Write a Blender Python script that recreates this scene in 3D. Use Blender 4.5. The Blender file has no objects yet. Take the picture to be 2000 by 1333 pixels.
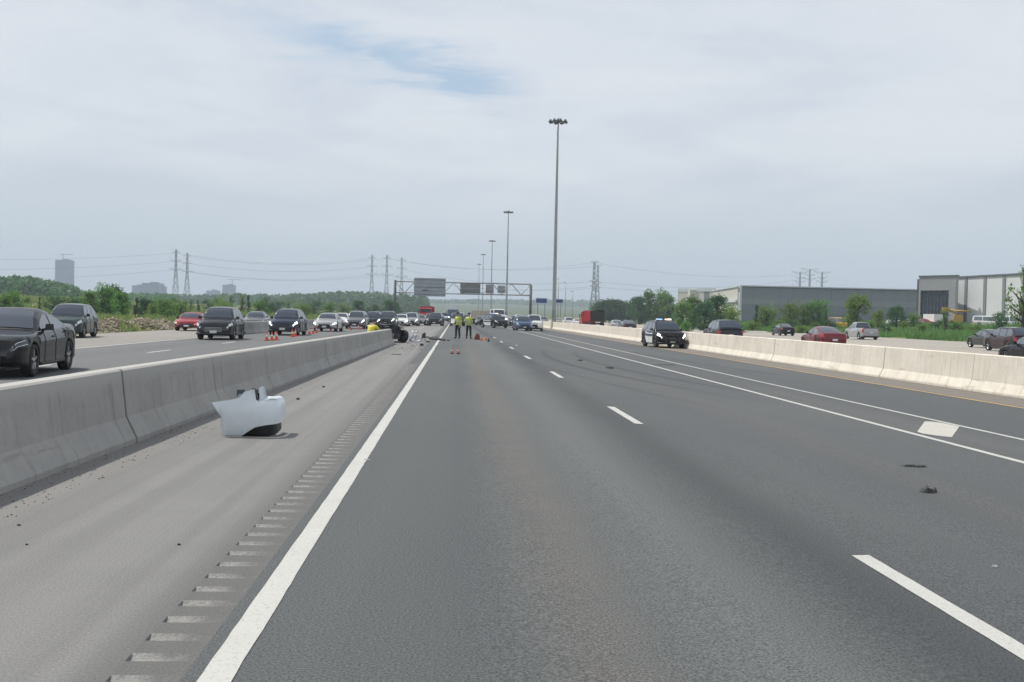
import bpy, math, random
from mathutils import Vector, Matrix, noise
random.seed(7)
R = math.radians
C = bpy.context.scene.collection
# ---------------------------------------------------------------- camera
CAM_H, FPX, VPX, VPY, ROLL = 1.55, 2116.0, 890.0, 615.0, R(1.2)
sc = bpy.context.scene
_a = ROLL
# offset of the vanishing point from the picture centre, un-rolled
_dx, _dy = VPX - 1000.0, VPY - 666.5
_u = _dx * math.cos(_a) + _dy * math.sin(_a)
_v = -_dx * math.sin(_a) + _dy * math.cos(_a)
PITCH = math.atan(-_v / FPX)                       # camera looks down by PITCH
YAW = math.atan(-_u / FPX * math.cos(PITCH))       # and to the right by YAW
FWD = Vector((math.sin(YAW) * math.cos(PITCH), math.cos(YAW) * math.cos(PITCH), -math.sin(PITCH)))
RGT0 = Vector((math.cos(YAW), -math.sin(YAW), 0))
UP0 = RGT0.cross(FWD)
RGT = RGT0 * math.cos(_a) + UP0 * math.sin(_a)
UPV = UP0 * math.cos(_a) - RGT0 * math.sin(_a)
cd = bpy.data.cameras.new('camera'); cam = bpy.data.objects.new('camera', cd); C.objects.link(cam)
cd.sensor_width = 36; cd.lens = FPX / 2000 * 36; cd.clip_start = 0.1; cd.clip_end = 20000
m = Matrix((RGT, UPV, -FWD)).transposed().to_4x4(); m.translation = (0, 0, CAM_H); cam.matrix_world = m
sc.camera = cam
def ray(px, py): return FWD + RGT * ((px - 1000) / FPX) + UPV * ((666.5 - py) / FPX)
def at(px, py, d):                                  # the point on a pixel's ray at road distance d
    r = ray(px, py); return Vector((0, 0, CAM_H)) + r * (d / r.y)
def gz(x): return 0.0 if x < 0 else -0.015 * min(x, 14.0)     # crossfall of the carriageways
def gp(px, py, z=None):                             # where a pixel's ray meets the pavement
    r = ray(px, py); zz = 0.0 if z is None else z
    for _ in range(8):
        t = (zz - CAM_H) / r.z; p = Vector((0, 0, CAM_H)) + r * t
        if z is None: zz = gz(p.x)
    return p
def gx(px, d):                                      # x on the pavement for a pixel column at distance d
    p = at(px, 620, d)
    for _ in range(3):
        q = p.z - gz(p.x); p = at(px, 620 + q * FPX / d, d)
    return p.x
# ---------------------------------------------------------------- sky, sun, exposure
SUN_EL, SUN_AZ = R(58), R(-56)                      # azimuth from +Y towards +X
sdir = Vector((math.sin(SUN_AZ) * math.cos(SUN_EL), math.cos(SUN_AZ) * math.cos(SUN_EL), math.sin(SUN_EL)))
world = bpy.data.worlds.new('World'); sc.world = world; world.use_nodes = True
nt = world.node_tree; nt.nodes.clear()
class NB:                                           # small node builder
    def __init__(s, nt): s.nt = nt
    def n(s, t, **k):
        nd = s.nt.nodes.new(t)
        for a, b in k.items(): setattr(nd, a, b)
        return nd
    def put(s, sock, v):
        if v is None: return
        if isinstance(v, bpy.types.NodeSocket): s.nt.links.new(v, sock)
        else:
            try: sock.default_value = v
            except Exception: sock.default_value = tuple(v) + (1.0,)
    def m(s, op, a, b=None, c=None, clamp=False):
        nd = s.n('ShaderNodeMath', operation=op, use_clamp=clamp)
        for i, v in enumerate((a, b, c)): s.put(nd.inputs[i], v)
        return nd.outputs[0]
    def rng(s, v, a, b, c=0.0, d=1.0, smooth=True):
        nd = s.n('ShaderNodeMapRange', interpolation_type='SMOOTHSTEP' if smooth else 'LINEAR')
        for i, x in enumerate((v, a, b, c, d)): s.put(nd.inputs[i], x)
        return nd.outputs[0]
    def mix(s, f, a, b, mode='MIX'):
        nd = s.n('ShaderNodeMix', data_type='RGBA', blend_type=mode)
        s.put(nd.inputs[0], f); s.put(nd.inputs[6], a); s.put(nd.inputs[7], b)
        return nd.outputs[2]
    def noise(s, vec, scale, detail=4, rough=.55, dist=0.0):
        nd = s.n('ShaderNodeTexNoise'); s.put(nd.inputs['Vector'], vec)
        nd.inputs['Scale'].default_value = scale; nd.inputs['Detail'].default_value = detail
        nd.inputs['Roughness'].default_value = rough; nd.inputs['Distortion'].default_value = dist
        return nd.outputs[0]
    def vmul(s, vec, v):
        nd = s.n('ShaderNodeVectorMath', operation='MULTIPLY'); s.put(nd.inputs[0], vec); s.put(nd.inputs[1], v); return nd.outputs[0]
    def sep(s, vec):
        nd = s.n('ShaderNodeSeparateXYZ'); s.put(nd.inputs[0], vec); return nd.outputs
    def comb(s, x, y, z=0.0):
        nd = s.n('ShaderNodeCombineXYZ')
        for i, v in enumerate((x, y, z)): s.put(nd.inputs[i], v)
        return nd.outputs[0]
    def gauss(s, v, x0, w):
        q = s.m('DIVIDE', s.m('SUBTRACT', v, x0), w)
        return s.m('POWER', 2.71828, s.m('MULTIPLY', s.m('MULTIPLY', q, q), -1.0))
B = NB(nt)
skyt = B.n('ShaderNodeTexSky', sky_type='NISHITA', sun_disc=False)
skyt.sun_elevation = SUN_EL; skyt.sun_rotation = SUN_AZ; skyt.dust_density = 2.0; skyt.air_density = 1.0
gen = B.n('ShaderNodeTexCoord').outputs['Generated']
X, Y, Z = B.sep(gen)
el = B.m('ARCSINE', Z); az = B.m('ARCTAN2', X, Y)
zz = B.m('ADD', B.m('MAXIMUM', Z, 0.0), 0.10)
cv = B.comb(B.m('DIVIDE', X, zz), B.m('DIVIDE', Y, zz), 0.0)
n1 = B.noise(cv, 0.9, 7, .58, .4)
n2 = B.noise(B.vmul(cv, (1.0, 2.2, 1)), 2.6, 6, .6, .8)
n3 = B.noise(cv, 0.33, 3, .5, 0)
def azel(px, py):
    r = ray(px, py).normalized(); return math.atan2(r.x, r.y), math.asin(r.z)
p0, p1 = azel(470, 45), azel(1030, 190)
L_ = math.hypot(p1[0] - p0[0], p1[1] - p0[1]); ux, uy = (p1[0] - p0[0]) / L_, (p1[1] - p0[1]) / L_
da, de = B.m('SUBTRACT', az, p0[0]), B.m('SUBTRACT', el, p0[1])
wob = B.m('MULTIPLY', B.m('SUBTRACT', n2, .5), .07)
pp = B.m('ADD', B.m('MULTIPLY', da, ux), B.m('MULTIPLY', de, uy))
qq = B.m('ADD', B.m('ADD', B.m('MULTIPLY', da, -uy), B.m('MULTIPLY', de, ux)), wob)
gap = B.m('MULTIPLY', B.gauss(qq, 0.004, .017), B.m('MULTIPLY', B.rng(pp, -.03, .09), B.rng(pp, L_ + .03, L_ - .07)))
gap = B.m('MULTIPLY', gap, B.rng(n1, .34, .58))
thin = B.m('MULTIPLY', B.rng(B.m('ADD', B.m('MULTIPLY', n1, .6), B.m('MULTIPLY', n3, .4)), .47, .34), B.rng(el, .10, .28))
blue = B.m('ADD', B.m('MULTIPLY', gap, 1.25), B.m('MULTIPLY', thin, .75), clamp=True)
white = B.mix(B.rng(B.m('ADD', B.m('MULTIPLY', n1, .6), B.m('MULTIPLY', n3, .4)), .36, .60), (6.35, 6.95, 7.95), (8.2, 8.55, 9.0))
white = B.mix(B.rng(n2, .3, .75, 0, .35), white, (7.6, 7.95, 8.5))
low = B.mix(B.rng(el, 0.0, .05), (6.6, 7.3, 7.85), (6.15, 6.9, 7.6))
cloud = B.mix(B.rng(B.m('ADD', el, B.m('MULTIPLY', B.m('SUBTRACT', n3, .5), .12)), .03, .17), low, white)
bluec = B.mix(.25, (5.0, 6.6, 8.3), skyt.outputs[0])
skyc = B.mix(blue, cloud, bluec)
skyc = B.mix(.06, skyc, skyt.outputs[0])
bg = B.n('ShaderNodeBackground'); B.put(bg.inputs[0], skyc); bg.inputs[1].default_value = 0.1
wo = B.n('ShaderNodeOutputWorld'); nt.links.new(bg.outputs[0], wo.inputs[0])
sd = bpy.data.lights.new('sun', 'SUN'); sun = bpy.data.objects.new('sun', sd); C.objects.link(sun)
sd.energy = 4.0; sd.angle = R(1.2); sd.color = (1.0, .955, .87)
sun.rotation_euler = sdir.to_track_quat('Z', 'Y').to_euler(); sun.location = (0, 0, 60)
vs = sc.view_settings; vs.view_transform = 'Standard'; vs.look = 'None'; vs.exposure = 0.0; vs.gamma = 1.0; vs.use_curve_mapping = False
sc.cycles.use_denoising = True
sc.cycles.max_bounces = 6; sc.cycles.diffuse_bounces = 3; sc.cycles.glossy_bounces = 3; sc.cycles.transmission_bounces = 4
sc.cycles.volume_bounces = 0; sc.cycles.caustics_reflective = False; sc.cycles.caustics_refractive = False
sc.cycles.sample_clamp_indirect = 4
# ---------------------------------------------------------------- materials
MATS = {}
def mat(name, col, rough=.7, metal=0.0, var=0.12, vs_=3.0, bump=0.0, bs=40.0, coat=0.0, emit=None, es=0.0, spec=.5, rnd=0.0):
    if name in MATS: return MATS[name]
    mt = bpy.data.materials.new(name); mt.use_nodes = True; b = NB(mt.node_tree)
    p = mt.node_tree.nodes['Principled BSDF']
    pos = b.n('ShaderNodeTexCoord').outputs['Object']
    c = tuple(col) + (1,)
    if var > 0:
        f = b.noise(pos, vs_, 5, .6)
        c = b.mix(b.rng(f, .3, .7), tuple(x * (1 - var) for x in col) + (1,), tuple(min(1, x * (1 + var)) for x in col) + (1,))
    if rnd > 0:
        oi = b.n('ShaderNodeObjectInfo').outputs['Random']
        hs = b.n('ShaderNodeHueSaturation'); b.put(hs.inputs['Value'], b.rng(oi, 0, 1, 1 - rnd, 1 + rnd, False)); b.put(hs.inputs['Hue'], b.rng(oi, 0, 1, .5 - rnd * .06, .5 + rnd * .06, False)); b.put(hs.inputs['Color'], c); c = hs.outputs[0]
    b.put(p.inputs['Base Color'], c); p.inputs['Roughness'].default_value = rough; p.inputs['Metallic'].default_value = metal
    p.inputs['Specular IOR Level'].default_value = spec
    if coat: p.inputs['Coat Weight'].default_value = coat; p.inputs['Coat Roughness'].default_value = .06
    if emit: p.inputs['Emission Color'].default_value = tuple(emit) + (1,); p.inputs['Emission Strength'].default_value = es
    if bump:
        bn = b.n('ShaderNodeBump'); bn.inputs['Strength'].default_value = bump; bn.inputs['Distance'].default_value = .02
        b.put(bn.inputs['Height'], b.noise(pos, bs, 4, .6)); mt.node_tree.links.new(bn.outputs[0], p.inputs['Normal'])
    MATS[name] = mt; return mt
# ---------------------------------------------------------------- mesh builder
class MB:
    def __init__(s): s.v = []; s.f = []; s.sm = []
    def add(s, v, f, smooth=False):
        o = len(s.v); s.v += [tuple(x) for x in v]; s.f += [tuple(i + o for i in q) for q in f]; s.sm += [smooth] * len(f); return s
    def box(s, c, d, rot=None, taper=1.0):
        x, y, z = d[0] / 2, d[1] / 2, d[2] / 2
        vs = [Vector((sx * x * (taper if sz > 0 else 1), sy * y * (taper if sz > 0 else 1), sz * z)) for sz in (-1, 1) for sy in (-1, 1) for sx in (-1, 1)]
        if rot is not None: vs = [rot @ q for q in vs]
        vs = [q + Vector(c) for q in vs]
        return s.add(vs, [(0, 2, 3, 1), (4, 5, 7, 6), (0, 1, 5, 4), (2, 6, 7, 3), (0, 4, 6, 2), (1, 3, 7, 5)])
    def grid(s, P, smooth=True, closed=False):
        n, k = len(P), len(P[0]); f = []
        for i in range(n - 1):
            for j in range(k if closed else k - 1):
                j2 = (j + 1) % k; f.append((i * k + j, i * k + j2, (i + 1) * k + j2, (i + 1) * k + j))
        return s.add([q for r_ in P for q in r_], f, smooth)
    def tube(s, pts, rad, n=8, cap=True, smooth=True):
        pts = [Vector(p) for p in pts]; rad = rad if isinstance(rad, (list, tuple)) else [rad] * len(pts); rings = []
        for i, p in enumerate(pts):
            t = (pts[min(i + 1, len(pts) - 1)] - pts[max(i - 1, 0)]).normalized()
            a = Vector((0, 0, 1)) if abs(t.z) < .9 else Vector((1, 0, 0)); u = t.cross(a).normalized(); w = u.cross(t)
            rings.append([p + (u * math.cos(2 * math.pi * k / n) + w * math.sin(2 * math.pi * k / n)) * rad[i] for k in range(n)])
        o = len(s.v); s.grid(rings, smooth, True)
        if cap:
            s.f.append(tuple(o + k for k in range(n))[::-1]); s.f.append(tuple(o + (len(pts) - 1) * n + k for k in range(n))); s.sm += [False, False]
        return s
    def lathe(s, prof, n=24, axis='Z', c=(0, 0, 0), smooth=True):
        rings = []
        for (r_, h) in prof:
            ring = []
            for k in range(n):
                a = 2 * math.pi * k / n; x, y = r_ * math.cos(a), r_ * math.sin(a)
                q = (x, y, h) if axis == 'Z' else (h, x, y)
                ring.append((q[0] + c[0], q[1] + c[1], q[2] + c[2]))
            rings.append(ring)
        return s.grid(rings, smooth, True)
    def mesh(s, name, mt=None):
        me = bpy.data.meshes.new(name); me.from_pydata(s.v, [], s.f)
        me.polygons.foreach_set('use_smooth', s.sm); me.update()
        if mt: me.materials.append(mt)
        return me
    def build(s, name, mt, parent=None, loc=None, rot=None):
        return link(name, s.mesh(name, mt), parent, loc, rot)
def link(name, me, parent=None, loc=None, rot=None):
    o = bpy.data.objects.new(name, me); C.objects.link(o)
    if parent: o.parent = parent
    if loc is not None: o.location = loc
    if rot is not None: o.rotation_euler = rot
    return o
def tag(o, label=None, cat=None, group=None, kind=None):
    if label: o['label'] = label
    if cat: o['category'] = cat
    if group: o['group'] = group
    if kind: o['kind'] = kind
    return o
def empty(name, loc=(0, 0, 0), rz=0.0, label=None, cat=None, group=None):
    o = bpy.data.objects.new(name, None); C.objects.link(o); o.location = loc; o.rotation_euler = (0, 0, rz); o.empty_display_size = .2
    return tag(o, label, cat, group)
def copy_tree(o, parent=None):
    c = o.copy(); C.objects.link(c); c.parent = parent
    for ch in o.children: copy_tree(ch, c)
    return c
def lerp(a, b, t): return a + (b - a) * t
def sstep(a, b, x):
    t = max(0.0, min(1.0, (x - a) / (b - a))); return t * t * (3 - 2 * t)
def interp(tab, x):
    if x <= tab[0][0]: return tab[0][1]
    for (a, b), (c, d) in zip(tab, tab[1:]):
        if x <= c: return b + (d - b) * (x - a) / (c - a)
    return tab[-1][1]
# ================================================================ ground, roads, barriers
def road_mat(name, base, kind):
    mt = bpy.data.materials.new(name); mt.use_nodes = True; b = NB(mt.node_tree); p = mt.node_tree.nodes['Principled BSDF']
    pos = b.n('ShaderNodeNewGeometry').outputs['Position']; X, Y, Z = b.sep(pos)
    grain = b.noise(pos, 75, 3, .7); mid = b.noise(pos, 1.3, 5, .6); big = b.noise(b.vmul(pos, (1, .25, 1)), .16, 4, .55)
    streak = b.noise(b.vmul(pos, (2.6, .035, 1)), 1.0, 5, .6)
    c = tuple(base) + (1,)
    if kind == 'lane':
        wv = b.m('ADD', X, b.m('MULTIPLY', b.m('SUBTRACT', b.noise(b.vmul(pos, (.0, .13, 0)), 1.0, 2), .5), .5))
        c = b.mix(b.m('MULTIPLY', b.gauss(wv, .72, .30), b.rng(mid, .25, .75, .35, .95)), c, (.112, .104, .095, 1))
        c = b.mix(b.m('MULTIPLY', b.gauss(wv, .12, .28), .6), c, (.060, .067, .071, 1))
        c = b.mix(b.m('MULTIPLY', b.gauss(wv, 1.55, .40), .75), c, (.108, .113, .113, 1))
        c = b.mix(b.m('MULTIPLY', b.gauss(wv, 2.5, .42), .95), c, (.046, .050, .053, 1))
        c = b.mix(b.m('MULTIPLY', b.rng(wv, 2.7, 3.1), .45), c, (.066, .070, .074, 1))
        c = b.mix(b.m('MULTIPLY', b.gauss(wv, 4.85, .35), .35), c, (.094, .092, .088, 1))
        c = b.mix(b.m('MULTIPLY', b.gauss(X, 7.66, .5), .35), c, (.100, .100, .095, 1))
        c = b.mix(b.rng(X, 12.05, 12.35), c, (.180, .160, .138, 1))
        spots = b.m('MULTIPLY', b.rng(b.noise(b.vmul(pos, (1, .7, 1)), 3.2, 5, .7), .63, .72), b.m('ADD', b.gauss(X, .9, .5), b.gauss(X, 4.9, .5)))
        c = b.mix(b.m('MULTIPLY', spots, .55), c, (.048, .048, .047, 1))
        # long curved skid marks across the second lane
        for (x0, y0, k, w, s) in ((4.2, 33, .0062, .12, .8), (5.5, 33, .0066, .12, .7), (3.3, 30, .004, .10, .5), (9.6, 40, .004, .14, .6)):
            dy = b.m('SUBTRACT', Y, y0); xc = b.m('ADD', x0, b.m('ADD', b.m('MULTIPLY', dy, -.11), b.m('MULTIPLY', b.m('MULTIPLY', dy, dy), k)))
            mk = b.m('MULTIPLY', b.gauss(X, xc, w), b.m('MULTIPLY', b.rng(Y, y0 - 13, y0 - 4), b.rng(Y, y0 + 26, y0 + 6)))
            c = b.mix(b.m('MULTIPLY', mk, s), c, (.028, .030, .032, 1))
    elif kind == 'shoulder':
        c = b.mix(b.rng(mid, .3, .7, 0, .6), c, (.215, .211, .205, 1))
        c = b.mix(b.m('MULTIPLY', b.rng(streak, .42, .66), .55), c, (.158, .156, .153, 1))
        c = b.mix(b.m('MULTIPLY', b.rng(X, -1.75, -1.36), .85), c, (.105, .105, .104, 1))
        c = b.mix(b.m('MULTIPLY', b.rng(X, -3.0, -3.5), .35), c, (.255, .243, .225, 1))
        c = b.mix(b.m('MULTIPLY', b.rng(b.noise(pos, .9, 4, .6), .62, .72), .35), c, (.145, .142, .139, 1))
    elif kind == 'collector':
        c = b.mix(b.m('MULTIPLY', b.rng(X, -13.7, -14.6), .8), c, (.30, .275, .245, 1))
        c = b.mix(b.m('MULTIPLY', b.rng(X, -6.4, -5.4), .6), c, (.27, .255, .235, 1))
        for x0 in (-8.0, -11.9): c = b.mix(b.m('MULTIPLY', b.gauss(X, x0, .5), .35), c, (.075, .078, .082, 1))
    elif kind == 'groove':
        c = b.mix(b.rng(b.m('ADD', X, b.m('MULTIPLY', b.m('SUBTRACT', b.noise(pos, 9, 4, .7), .5), .34)), -1.40, -1.14), c, (.115, .113, .110, 1))
        c = b.mix(b.rng(b.noise(pos, 22, 4, .7), .5, .66, 0, .6), c, (.12, .118, .114, 1))
    elif kind == 'beyond':
        c = b.mix(b.rng(mid, .3, .7, 0, .5), c, (.40, .36, .31, 1))
    c = b.mix(b.rng(streak, .3, .7, .0, .30), c, b.mix(.5, c, (.05, .05, .052, 1)))
    c = b.mix(b.rng(big, .35, .7, 0, .22), c, (.150, .149, .145, 1))
    g = b.rng(grain, .34, .68, .40 if kind in ('lane', 'collector') else .74, 1.65 if kind in ('lane', 'collector') else 1.26, False)
    mul = b.n('ShaderNodeVectorMath', operation='SCALE'); b.put(mul.inputs[0], c); b.put(mul.inputs['Scale'], g)
    b.put(p.inputs['Base Color'], mul.outputs[0])
    p.inputs['Roughness'].default_value = .82; p.inputs['Specular IOR Level'].default_value = .35
    bn = b.n('ShaderNodeBump'); bn.inputs['Strength'].default_value = .55; bn.inputs['Distance'].default_value = .006
    b.put(bn.inputs['Height'], b.noise(pos, 70, 3, .7)); mt.node_tree.links.new(bn.outputs[0], p.inputs['Normal'])
    return mt
M_lane = road_mat('lane_asphalt', (.079, .0865, .089), 'lane')
M_shoulder = road_mat('shoulder_pavement', (.188, .186, .183), 'shoulder')
M_coll = road_mat('collector_asphalt', (.122, .126, .129), 'collector')
M_beyond = road_mat('dusty_pavement', (.34, .31, .27), 'beyond')
def paint_mat(name, col, wear=.35):
    mt = bpy.data.materials.new(name); mt.use_nodes = True; b = NB(mt.node_tree); p = mt.node_tree.nodes['Principled BSDF']
    pos = b.n('ShaderNodeNewGeometry').outputs['Position']
    w = b.m('MULTIPLY', b.rng(b.noise(pos, 48, 4, .8), .53, .68), wear); w2 = b.rng(b.noise(pos, 2.2, 4, .6), .4, .75, 0, .25)
    c = b.mix(w2, tuple(col) + (1,), tuple(x * .72 for x in col) + (1,)); c = b.mix(w, c, (.13, .13, .13, 1))
    b.put(p.inputs['Base Color'], c); p.inputs['Roughness'].default_value = .6
    return mt
M_white = paint_mat('white_road_paint', (.46, .455, .43), .6); M_yellow = paint_mat('yellow_road_paint', (.50, .30, .10), .8); M_patch = paint_mat('cream_road_paint', (.47, .45, .40), .7)
# ---- terrain
def tz(x, y):
    n = noise.noise(Vector((x * .012, y * .009, 3.1))); n2 = noise.noise(Vector((x * .05, y * .05, 7.7)))
    far = sstep(900, 3200, y) * (26 + 16 * noise.noise(Vector((x * .0009, 1.3, .4))) + 10 * noise.noise(Vector((x * .003, 5.3, .4))))
    if -21.2 < x < 54.6 and y < 1400: return -.32
    if x <= -21.2:
        s = -21.2 - x
        z = -.32 + .30 * sstep(0, 2.5, s) + 4.2 * sstep(3, 120, s) + (.5 * n + .25 * n2) * sstep(3, 25, s) + 4 * sstep(250, 900, s)
        return z + far
    if x >= 54.6:
        s = x - 54.6
        z = -.42 + .25 * sstep(0, 2.5, s) + 1.6 * sstep(3, 40, s) * (1 - .75 * sstep(60, 110, s)) + (.4 * n + .15 * n2) * sstep(3, 20, s) * (1 - sstep(55, 80, s))
        return z + far
    return -.32 + far
xs = sorted(set([-5000, -4000, -3000, -2200, -1600, -1200, -900, -700, -550, -430, -340] + list(range(-280, -24, 8)) + [-24, -22.8, -22, -21.6, -21.2, -20.8, -10, 0, 14, 30, 54.2, 54.6, 55.2, 56, 57, 59] + list(range(60, 250, 8)) + [270, 300, 340, 400, 480, 580, 700, 900, 1200, 1600, 2200, 3000, 4000, 5000]))
ys = sorted(set([-120, -60, -20, 0] + list(range(10, 300, 10)) + list(range(300, 700, 25)) + [750, 820, 900, 1000, 1150, 1300, 1400, 1401, 1500, 1650, 1800, 2000, 2200, 2500, 2800, 3200, 3600, 4200, 5000]))
mb = MB(); mb.grid([[(x, y, tz(x, y)) for x in xs] for y in ys]); mb.f = [q[::-1] for q in mb.f]
def terrain_mat():
    mt = bpy.data.materials.new('field_ground'); mt.use_nodes = True; b = NB(mt.node_tree); p = mt.node_tree.nodes['Principled BSDF']
    pos = b.n('ShaderNodeNewGeometry').outputs['Position']; X, Y, Z = b.sep(pos)
    n1 = b.noise(pos, .05, 6, .6); n2 = b.noise(pos, 1.1, 5, .65); n3 = b.noise(pos, .012, 4, .5)
    c = b.mix(b.rng(n1, .35, .65), (.105, .14, .045, 1), (.175, .19, .075, 1))
    c = b.mix(b.rng(n3, .45, .6, 0, .7), c, (.190, .165, .090, 1))
    c = b.mix(b.rng(n2, .35, .75, 0, .6), c, (.060, .088, .030, 1))
    c = b.mix(b.rng(Y, 700, 1300, 0, .8), c, (.070, .092, .045, 1))
    b.put(p.inputs['Base Color'], c); p.inputs['Roughness'].default_value = .95; p.inputs['Specular IOR Level'].default_value = .1
    bn = b.n('ShaderNodeBump'); bn.inputs['Distance'].default_value = .3; bn.inputs['Strength'].default_value = .8
    b.put(bn.inputs['Height'], b.noise(pos, 2.0, 5, .7)); mt.node_tree.links.new(bn.outputs[0], p.inputs['Normal'])
    return mt
tag(mb.build('terrain', terrain_mat()), kind='structure')
# ---- pavement sheets
def sheet(name, x0, x1, y0, y1, mt, dz=0.0, parent=None, cuts=()):
    xs = [x0] + [c for c in (0.0, 14.0) + tuple(cuts) if x0 < c < x1] + [x1]
    mb = MB(); mb.grid([[(x, y, gz(x) + dz) for x in xs] for y in (y0, y1)], False); mb.f = [q[::-1] for q in mb.f]
    o = mb.build(name, mt, parent)
    return o if parent else tag(o, kind='structure')
YE = 1380
def stripe(name, x0, x1, y0, y1, mt, parent, jit=.003):
    ys = [y0]; 
    while ys[-1] < min(y1, 45): ys.append(ys[-1] + random.uniform(.12, .3))
    ys = [y for y in ys if y < y1] + ([] if y1 <= 45 else [80, 160, 320]) + [y1]; ys = sorted(set(y for y in ys if y <= y1))
    mb = MB(); rows = []
    for i, y in enumerate(ys):
        e = random.uniform(-.02, .02) if i in (0, len(ys) - 1) else 0
        xa, xb = x0 + random.uniform(-jit, jit), x1 + random.uniform(-jit, jit); rows.append([(xa, y + e, gz(xa) + .004), (xb, y - e, gz(xb) + .004)])
    mb.grid(rows, False); mb.f = [q[::-1] for q in mb.f]; return mb.build(name, mt, parent)
RUM0, RUM1 = 3.6, 33.6
express = sheet('express_road', -1.12, 14.62, -25, YE, M_lane)
shoulder = sheet('road_shoulder', -4.9, -1.42, -25, YE, M_shoulder)
sheet('shoulder_edge', -1.42, -1.12, RUM1, YE, M_lane, 0, shoulder); sheet('shoulder_edge', -1.42, -1.12, -25, RUM0, M_lane, 0, shoulder)
collector = sheet('collector_road', -20.9, -4.9, -25, YE, M_coll)
opposite = sheet('opposite_road', 14.62, 54.2, -25, YE, M_beyond)
# rumble strip: flat lands, and one scooped groove mesh shared by every groove
mb = MB(); k = RUM0; NG = 100; GL = .115
groove = MB(); GW = .30; rows = []
for i in range(9):
    t = i / 8 * 2 - 1; rows.append([(-GW / 2 + GW * j / 5, t * GL / 2, -.018 * (1 - t * t) * (1 - j / 5) ** .7) for j in range(6)])
groove.grid(rows); groove.f = [q[::-1] for q in groove.f]
for s in (-1,):
    top = [(s * GW / 2, (i / 8 * 2 - 1) * GL / 2, 0) for i in range(9)]; bot = [(s * GW / 2, (i / 8 * 2 - 1) * GL / 2, -.018 * (1 - (i / 8 * 2 - 1) ** 2)) for i in range(9)]
    groove.grid([top, bot], False)
M_groove = road_mat('groove_dust', (.255, .25, .24), 'groove')
gme = groove.mesh('rumble_groove', M_groove)
for i in range(NG):
    ya = RUM0 + .3 * i
    mb.add([(-1.42, ya + GL, 0), (-1.12, ya + GL, 0), (-1.12, ya + .3, 0), (-1.42, ya + .3, 0)], [(0, 1, 2, 3)])
    link('rumble_groove', gme, shoulder, (-1.27, ya + GL / 2, 0))
mb.build('rumble_land', road_mat('rumble_land', (.112, .111, .109), 'plain'), shoulder)
# ---- painted markings
stripe('edge_line', -1.045, -.905, -5, 620, M_white, express)
for i in range(-2, 26): stripe('lane_dash', 2.735, 2.865, 4.2 + 12 * i, 7.25 + 12 * i, M_white, express)
stripe('lane_line', 6.87, 6.99, -5, 620, M_white, express); stripe('buffer_line', 8.37, 8.47, -5, 620, M_white, express)
mb = MB(); mb.add([(x, y, gz(x) + .004) for x, y in [(7.10, 16.05), (7.20, 15.80), (7.36, 15.62), (8.33, 17.42), (8.35, 17.60), (8.32, 18.05), (8.22, 18.25), (8.10, 18.22), (7.14, 16.32)]], [tuple(range(9))])
mb.build('buffer_patch', M_patch, express)
stripe('median_line', 12.0, 12.12, -5, 620, M_yellow, express, .015)
for i in range(14): sheet('collector_dash', -10.75, -10.61, 38.3 + 12 * i - 24, 41.3 + 12 * i - 24, M_white, .004, collector)
sheet('collector_line', -14.1, -13.95, -25, 200, M_white, .004, collector); sheet('collector_line', -6.4, -6.26, -25, 300, M_white, .004, collector)
for xl in (24.5, 28.3, 36.5, 40.2):
    for i in range(16): sheet('opposite_dash', xl, xl + .14, 40 + 12 * i, 43 + 12 * i, M_white, .004, opposite)
# ---- concrete barriers
def conc_mat(name, lo, hi, stain, sunlit_top=None):
    mt = bpy.data.materials.new(name); mt.use_nodes = True; b = NB(mt.node_tree); p = mt.node_tree.nodes['Principled BSDF']
    pos = b.n('ShaderNodeNewGeometry').outputs['Position']; X, Y, Z = b.sep(pos)
    n1 = b.noise(pos, .8, 5, .6); n2 = b.noise(pos, 9, 5, .65); run = b.noise(b.vmul(pos, (3, 5.5, .35)), 1.0, 5, .7); scuff = b.noise(b.vmul(pos, (3, .5, 5)), 1.0, 5, .65)
    c = b.mix(b.rng(n1, .3, .7), tuple(lo) + (1,), tuple(hi) + (1,))
    c = b.mix(b.rng(n2, .4, .75, 0, .25), c, tuple(x * .7 for x in lo) + (1,))
    c = b.mix(b.rng(run, .50, .72, 0, .65), c, tuple(stain) + (1,))
    c = b.mix(b.m('MULTIPLY', b.rng(scuff, .60, .70), .45), c, tuple(x * .8 for x in stain) + (1,))
    if sunlit_top: c = b.mix(b.rng(Z, .62, .80), c, tuple(sunlit_top) + (1,))  # upper stem and top paler: the sunlit top edge is painted into the colour
    b.put(p.inputs['Base Color'], c); p.inputs['Roughness'].default_value = .88; p.inputs['Specular IOR Level'].default_value = .25
    bn = b.n('ShaderNodeBump'); bn.inputs['Distance'].default_value = .01; bn.inputs['Strength'].default_value = .5
    b.put(bn.inputs['Height'], b.noise(pos, 14, 5, .7)); mt.node_tree.links.new(bn.outputs[0], p.inputs['Normal'])
    return mt
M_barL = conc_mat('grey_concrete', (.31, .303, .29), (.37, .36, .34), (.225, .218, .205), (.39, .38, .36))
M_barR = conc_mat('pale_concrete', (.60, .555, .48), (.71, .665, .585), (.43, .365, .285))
M_joint = mat('joint_dark', (.06, .058, .055), .9, bump=.2)
M_rubber = mat('barrier_bolt', (.03, .03, .03), .7)
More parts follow.
